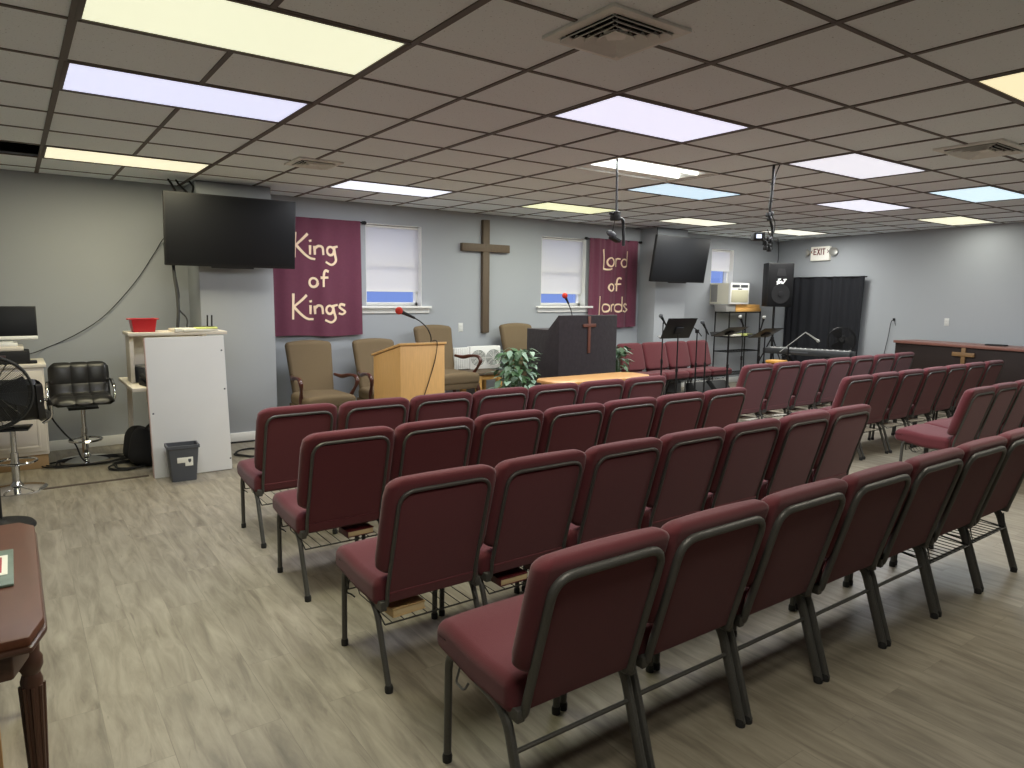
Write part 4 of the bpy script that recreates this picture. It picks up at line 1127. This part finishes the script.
# ------------------------------------------------------------------ left corner: board, bin, desk, cabinet, stools
r = thing('white_board', 'large plain white board leaning in front of the white desk', 'board', (1.205, 6.36, 0), -.05)
M = Matrix.Rotation(-math.radians(4.5), 4, 'X') @ Matrix.Rotation(math.radians(-.6), 4, 'Y')
MB().box(-.31, .31, 0, .05, .002, 1.19, .004, M=M).build('panel', BOARDW, r)
MB().box(-.316, -.309, .0, .05, .002, 1.19, .001, M=M).build('raw_edge', PINKEDGE, r)
m = MB()
for x, z in ((.285, 1.06), (.29, .72), (.30, .1), (-.285, .55)): m.lathe([(0, .002), (.007, .001), (.008, 0)], seg=10, M=M @ Matrix.Translation((x, 0, z)) @ Matrix.Rotation(PI / 2, 4, 'X'))
m.build('screw_head', GREYP, r)
r = thing('waste_bin', 'small grey waste bin with a white label in front of the white board', 'waste bin', (1.09, 6.22, 0), -.06)
m = MB()
def ring(w, d, z): return [(-w, -d, z), (w, -d, z), (w, d, z), (-w, d, z)]
t_ = bmesh.new(); rs = [ring(.095, .065, 0), ring(.118, .085, .28), ring(.125, .092, .28), ring(.125, .092, .305), ring(.113, .08, .305), ring(.09, .06, .012)]
V = [[t_.verts.new(p) for p in q] for q in rs]
t_.faces.new(V[0]); t_.faces.new(V[-1])
for A, B in zip(V, V[1:]):
    for k in range(4): t_.faces.new((A[k], A[(k + 1) % 4], B[(k + 1) % 4], B[k]))
bmesh.ops.recalc_face_normals(t_, faces=t_.faces)
bmesh.ops.bevel(t_, geom=[e for e in t_.edges if abs(e.verts[0].co.z - e.verts[1].co.z) > .1], offset=.015, segments=3, profile=.5, affect='EDGES')
m._merge(t_); m.build('tub', GREYP, r)
lm = Matrix.Translation((0, -.0775, .16)) @ Matrix.Rotation(math.atan2(.02, .28), 4, 'X')
m = MB(); m.box(-.05, .07, -.003, .0005, .0, .045, .0005, M=lm); m.box(.01, .07, -.003, .0005, -.03, .002, .0005, M=lm); m.build('label', LABELW, r)
m = MB(); m.prism([(.033, .03), (.055, .03), (.055, .01), (.044, -.004), (.033, .01)], 'y', -.0045, -.003, M=lm); m.build('emblem', GREYP, r)

r = thing('desk', 'white desk with raised shelf unit hidden behind the white board', 'desk', (0, 0, 0))
MB().box(.79, 1.49, 6.56, 7.50, .72, .75, .004).build('desk_top', CABW, r)
MB().box(.90, 1.48, 6.60, 6.62, .62, .72, .003).build('apron', CABW, r)
m = MB()
m.box(.835, .875, 7.3, 7.34, 0, .72, .004); m.build('leg', CABW, r)
for yy in (7.3, 6.62):
    m = MB(); m.box(1.44, 1.48, yy, yy + .04, 0, .72, .004); m.build('leg', CABW, r)
m = MB(); m.box(.832, .866, 6.95, 7.2, .75, 1.18, .004); m.build('hutch_side', CABW, r)
m = MB(); m.box(1.44, 1.475, 6.95, 7.2, .75, 1.18, .004); m.build('hutch_side', CABW, r)
MB().box(.815, 1.64, 6.86, 7.22, 1.175, 1.205, .004).build('hutch_top', CABW, r)
MB().box(.866, 1.44, 7.18, 7.2, .75, 1.175, .002).build('hutch_back', CABW, r)
r = thing('storage_bin', 'bright red plastic bin standing on the white desk shelf', 'bin', (.955, 7.0, 1.206)); r.scale = (.85, .85, .92)
t_ = bmesh.new(); rs = [ring(.10, .09, 0), ring(.118, .11, .12), ring(.14, .125, .122), ring(.14, .125, .128), ring(.112, .105, .127), ring(.095, .085, .006)]
V = [[t_.verts.new(p) for p in q] for q in rs]; t_.faces.new(V[0]); t_.faces.new(V[-1])
for A, B in zip(V, V[1:]):
    for k in range(4): t_.faces.new((A[k], A[(k + 1) % 4], B[(k + 1) % 4], B[k]))
bmesh.ops.recalc_face_normals(t_, faces=t_.faces)
m = MB(); m._merge(t_); m.build('tub', REDP, r)
m = MB()
for s in (-1, 1): m.box(s * .14 - .012, s * .14 + .012, -.04, .04, .117, .128, .004)
m.build('handle', REDP, r)
r = thing('router', 'black wireless router with two antennas on the white desk shelf', 'router', (1.47, 7.08, 1.206))
MB().box(-.11, .11, -.07, .07, 0, .035, .008).build('case', BLACKP, r)
for x in (.055, .095):
    m = MB(); m.tube([(x, .05, .02), (x + .005, .055, .14)], .007, 8); m.build('antenna', BLACKP, r)
for k, (w, d, h, x, y, z, rz, mm, lab, nm) in enumerate([(.15, .1, .02, 1.40, 6.95, 1.206, .1, PAPER, 'white paper stack on the right of the desk shelf', 'paper_stack'),
        (.10, .08, .012, 1.47, 6.95, 1.227, -.15, GREENP, 'yellow green pad on top of the papers on the desk shelf', 'note_pad'),
        (.10, .07, .03, 1.27, 6.93, 1.206, .25, PAPER, 'white envelope pile on the middle of the desk shelf', 'envelope_pile')]):
    o = MB().box(-w, w, -d, d, 0, h, .002).build(nm, mm); o.location = (x, y, z); o.rotation_euler = (0, 0, rz); tag(o, lab, 'papers')
r = thing('printer', 'small dark grey printer on the white desk behind the white board', 'printer', (.98, 7.0, .75), .3)
MB().box(-.1, .16, -.13, .13, 0, .14, .012).build('case', GREYP, r); MB().box(-.09, .15, -.12, .12, .14, .155, .004).build('lid', GREYM, r)
r = thing('desk_telephone', 'black desk telephone at the front edge of the white desk', 'telephone', (.97, 6.72, .75), .2)
MB().prism([(-.1, 0), (.1, 0), (.1, .06), (-.1, .025)], 'x', -.08, .09, bev=.008).build('base', BLACKP, r)
MB().tube(bez([(-.06, -.08, .05), (-.065, 0, .075), (-.06, .08, .085)], 12), .018, 8).build('handset', BLACKP, r)
def blob(p):
    a = Vector(p); s = 1 + .12 * math.sin(a.x * 31) * math.cos(a.z * 27) + .08 * math.sin(a.y * 43)
    return Vector((a.x * s, a.y * s, a.z * (1 + .08 * math.sin(a.x * 25))))
r = thing('duffel_bag', 'soft black bag on the floor under the white desk', 'bag', (1.02, 7.0, 0), .2)
MB().rbox(-.24, .26, -.2, .2, .0, .34, .11, lambda p: Vector((p.x * (1.1 - .7 * max(0, p.z)) + .02 * math.sin(p.y * 30), p.y, max(0, p.z + .02 * math.sin(p.x * 24)))), n=10).build('body', mat('black_bag_cloth', (24, 23, 24), .85, bump=.4, bscale=40), r)
MB().tube(bez([(-.15, -.1, .28), (-.1, -.12, .38), (.08, -.12, .38), (.14, -.1, .28)], 16), .01, 8).build('strap', BLACKP, r)
random.seed(11)
def floor_coil(label, c, rx, ry, n, r=.005, name='floor_cable', seed=1):
    random.seed(seed); pts = []
    for i in range(n * 10):
        a = i * 2 * PI / 10; k = 1 + random.uniform(-.15, .15)
        pts.append((c[0] + rx * k * math.cos(a) + .02 * i / 10, c[1] + ry * k * math.sin(a), r + .006 * (i / 10) * .6 + .004))
    return cable(label, pts, r, BLACKP, len(pts) * 3, 'cable', name)
floor_coil('tangle of black cables on the floor under the far bar stool', (.45, 7.30, 0), .30, .16, 5, .006, seed=2)
floor_coil('loose black cable loops on the floor beside the black bag', (.72, 6.95, 0), .12, .16, 4, .006, seed=4)
floor_coil('black cable loops on the floor right of the white board', (1.80, 6.88, 0), .14, .18, 2, .006, seed=6)
cable('black cable lying along the foot of the left wall column', [(1.55, 7.46, .008), (1.8, 7.45, .008), (2.1, 7.44, .008), (2.4, 7.5, .008)], .010)
cable('black cable sagging from the cabinet side to the floor by the bar stool', [(.215, 7.5, .55), (.24, 7.45, .42), (.32, 7.42, .28), (.40, 7.4, .17), (.44, 7.3, .05), (.5, 7.2, .01)], .007)

r = thing('cabinet', 'antique white wooden cabinet with raised panel door at the left wall', 'cabinet', (-.4, 7.26, 0))
MB().box(-.6, .60, 0, .6, .13, .90, .004).build('body', CABW, r)
MB().box(-.58, .59, .03, .58, .0, .13, .003).build('toe_kick', TOEK, r)
MB().box(-.62, .62, -.02, .62, .90, .93, .004).build('top', CABW, r)
for x0_, x1_ in ((.14, .585), (-.32, .125)):
    m = MB(); m.box(x0_, x1_, -.018, 0, .16, .62, .004)
    d_ = m.build('door', CABW, r)
    m = MB(); m.box(x0_ + .07, x1_ - .07, -.024, -.016, .23, .55, .010); m.build('raised_panel', CABW, d_)
    m = MB()
    for zz in (.205, .575): m.box(x0_ + .045, x1_ - .045, -.022, -.016, zz - .01, zz + .01, .003)
    for xx in (x0_ + .055, x1_ - .055): m.box(xx - .01, xx + .01, -.022, -.016, .205, .575, .003)
    m.build('molding', CABW, d_)
    m = MB(); m.box(x0_, x1_, -.018, 0, .66, .87, .004); m.build('drawer', CABW, r)
r = thing('computer_box', 'flat black electronic box on the white cabinet', 'electronics', (-.16, 7.42, .93))
MB().box(-.36, .27, -.12, .2, .0, .11, .006).build('case', BLACKP, r); MB().box(-.3, .1, -.124, -.119, .03, .08, .002).build('front_plate', mat('dark_maroon_plastic', (52, 30, 32), .4), r)
tag(MB().box(.08, .16, 7.30, 7.40, .931, .955, .006).build('small_gadget', BLACKP), 'small black gadget at the corner of the white cabinet', 'gadget')
r = thing('scanner', 'flat white scanner under the computer monitor on the black box', 'scanner', (-.17, 7.44, 1.041))
MB().box(-.36, .24, -.12, .2, 0, .04, .010).build('case', CABW, r); MB().box(-.34, .2, -.1, .19, .04, .068, .006).build('lid', WHITE, r)
r = thing('monitor', 'black computer monitor with white lower bezel on the left cabinet', 'monitor', (-.10, 7.42, 1.11))
M = Matrix.Translation((0, 0, .17)) @ Matrix.Rotation(math.radians(-8), 4, 'X')
MB().box(-.28, .28, -.015, .025, -.115, .145, .005, M=M).build('housing', BLACKP, r)
MB().box(-.27, .27, -.018, -.014, -.11, .135, .001, M=M).build('screen', SCREEN, r)
MB().box(-.28, .28, -.02, .025, -.145, -.115, .006, M=M).build('lower_bezel', WHITE, r)
m = MB(); m.box(-.1, .1, -.06, .08, 0, .012, .004); m.box(-.03, .03, .02, .04, .01, .15, .004); m.build('stand', WHITE, r)

def bar_stool(label, loc, rz):
    r = thing('bar_stool', label, 'bar stool', loc, rz, 'black bar stools with chrome bases')
    MB().lathe([(.205, 0), (.205, .008), (.16, .018), (.05, .035), (.03, .06), (.028, .07)], seg=36).build('base', CHROME, r)
    m = MB(); m.tube([(0, 0, .05), (0, 0, .30)], .028, 16); m.tube([(0, 0, .30), (0, 0, .50)], .02, 16); m.build('pole', CHROME, r)
    m = MB(); m.lathe([(.034, 0), (.034, .03)], (0, 0, .19), 16); m.torus((0, -.10, .205), .13, .010, 'z', 28, 8); m.build('footrest', CHROME, r)
    m = MB(); m.box(-.12, .12, -.12, .12, .485, .50, .004); m.build('seat_plate', BLACKM, r)
    # the L-shaped upholstered shell, quilted in squares
    prof = bez([(-.22, .515), (-.20, .535), (0, .535), (.12, .54), (.175, .57), (.195, .64), (.215, .78), (.225, .905)], 42)if False else None
    path = [Vector((0, y, z)) for y, z in ((-.22, .535), (-.12, .545), (.0, .545), (.10, .55), (.16, .575), (.19, .64), (.21, .72), (.222, .79), (.23, .855))]
    path = bez(path, 48)
    L = [0]
    for a, b in zip(path, path[1:]): L.append(L[-1] + (b - a).length)
    def fn(u, v):
        i = u * (len(path) - 1); k = min(len(path) - 2, int(i)); p = path[k].lerp(path[k + 1], i - k); d = (path[k + 1] - path[k]).normalized()
        n = Vector((0, -d.z, d.y)); s = (L[k] + (L[k + 1] - L[k]) * (i - k)) / L[-1]
        q = .022 * (abs(math.sin(v * 3 * PI)) ** .35) * (abs(math.sin(s * 4 * PI)) ** .35)
        e = min(1, min(v, 1 - v) * 30, min(u, 1 - u) * 30)
        return p + n * (q + .01 * e) + Vector(((v - .5) * .41, 0, 0))
    m = MB(); m.sheet(fn, 72, 60, -.05 if False else .045); m.build('seat', LEATHER, r)
    for s in (-1, 1):
        p = fillet([(s * .215, .20, .72), (s * .255, .14, .73), (s * .265, .02, .69), (s * .265, -.02, .56), (s * .20, -.02, .515)], .06)
        m = MB(); m.tube(p, .011, 10); a_ = m.build('arm', CHROME, r)
        m = MB(); m.tube([p[5], p[len(p) // 2]], .015, 10); m.build('arm_pad', BLACKP, a_)
    return r
o1 = bar_stool('black quilted bar stool facing the room beside the white desk', (.485, 7.47, 0), 0)
o2 = copy_tree(o1); o2.location = (-.05, 6.60, 0); o2.rotation_euler = (0, 0, PI - .15); tag(o2, 'black bar stool turned away, behind the big pedestal fan', 'bar stool', 'black bar stools with chrome bases')

# ------------------------------------------------------------------ bottom left: wooden table with magazine and boxes
r = thing('console_table', 'old brown wooden table with clipped corners and fluted legs at lower left', 'table', (-.42, 2.60, 0))
def octo(a, b, c): return [(-a + c, -b), (a - c * .5, -b), (a, -b + c * 1.6), (a, b - c), (a - c * .6, b), (-a + c, b), (-a, b - c), (-a, -b + c)]
MB().prism(octo(.44, .54, .07), 'z', .672, .70, bev=.008).build('table_top', TABLEW, r)
MB().prism(octo(.445, .545, .07), 'z', .655, .673, bev=.008).build('edge_molding', TABLED, r)
MB().prism(octo(.40, .50, .07), 'z', .575, .656, bev=.006).build('apron', TABLED, r)
for sx in (-1, 1):
    for sy in (-1, 1):
        x, y = sx * .40, sy * .42 if sy > 0 else -.30
        m = MB(); m.lathe([(.014, 0), (.02, .03), (.015, .06), (.018, .1), (.028, .47), (.022, .49), (.031, .51), (.031, .535), (.024, .55), (.024, .6)], (x, y, 0), 16)
        for k in range(8):
            a = k * PI / 4; m.tube([(x + .018 * math.cos(a), y + .018 * math.sin(a), .11), (x + .0275 * math.cos(a), y + .0275 * math.sin(a), .455)], [.004, .006], 6)
        m.build('leg', TABLED, r)
r = thing('magazine', 'green magazine with a red and white photo on the brown wooden table', 'magazine', (-.145, 2.62, .701), .0)
MB().box(-.12, .10, -.17, .17, 0, .008, .002).build('cover', MAGG, r)
MB().box(-.10, .085, -.08, .11, .008, .0095, .0005).build('photo_border', LABELW, r)
MB().box(-.09, .07, -.06, .09, .0095, .0105, .0005).build('photo', mat('red_print', (150, 24, 30), .5, var=.8, vscale=18), r)
o = MB().box(-.08, .08, -.16, .16, 0, .012, .003).build('straw_mat', mat('straw', (196, 168, 106), .9, var=.25, vscale=40)); o.location = (-.21, 2.36, .701); o.rotation_euler = (0, 0, .1); tag(o, 'pale straw mat on the brown wooden table', 'mat')
def carton(label, loc, rz, w, d, h):
    r = thing('cardboard_box', label, 'box', loc, rz, 'cardboard boxes under the brown table')
    MB().box(-w, w, -d, d, 0, h, .004).build('carton', CARD, r)
    MB().box(-.03, .03, -d - .001, d + .001, h - .06, h + .001, .001).build('tape', mat('packing_tape', (150, 118, 80), .3), r)
carton('cardboard box on the floor under the brown wooden table, lower one', (-.36, 2.72, 0), .05, .24, .18, .26)
carton('cardboard box stacked under the brown wooden table, upper one', (-.34, 2.72, .261), .02, .2, .16, .28)

# ------------------------------------------------------------------ world and camera
w = bpy.data.worlds.new('World'); sc.world = w; w.use_nodes = True
bg = w.node_tree.nodes['Background']; bg.inputs['Strength'].default_value = 1
_n = w.node_tree.nodes; _l = w.node_tree.links
_tc = _n.new('ShaderNodeTexCoord'); _sx = _n.new('ShaderNodeSeparateXYZ'); _rp = _n.new('ShaderNodeValToRGB')
_l.new(_tc.outputs['Generated'], _sx.inputs[0]); _l.new(_sx.outputs['Z'], _rp.inputs['Fac']); _l.new(_rp.outputs['Color'], bg.inputs['Color'])
_rp.color_ramp.elements[0].position = .12; _rp.color_ramp.elements[0].color = (.22, .34, .82, 1)
_rp.color_ramp.elements[1].position = .3; _rp.color_ramp.elements[1].color = (3.7, 3.6, 3.4, 1)

f, yaw, pitch, roll, hc = 693.117, .624992, -.128161, .011975, 1.575
F = Vector((math.sin(yaw) * math.cos(pitch), math.cos(yaw) * math.cos(pitch), math.sin(pitch)))
R0 = Vector((math.cos(yaw), -math.sin(yaw), 0)); U0 = R0.cross(F)
R = R0 * math.cos(roll) + U0 * math.sin(roll); U = -R0 * math.sin(roll) + U0 * math.cos(roll)
cd = bpy.data.cameras.new('camera'); cd.sensor_width = 36; cd.lens = f / 1024 * 36; cd.clip_start = .05
co = bpy.data.objects.new('camera', cd); COL.objects.link(co)
co.matrix_world = Matrix(((R.x, U.x, -F.x, 0), (R.y, U.y, -F.y, 0), (R.z, U.z, -F.z, hc), (0, 0, 0, 1)))
sc.camera = co
vs = sc.view_settings; vs.view_transform = 'Standard'; vs.look = 'None'; vs.gamma = 1; vs.exposure = 0; vs.use_curve_mapping = False
sc.cycles.max_bounces = 10; sc.cycles.diffuse_bounces = 5
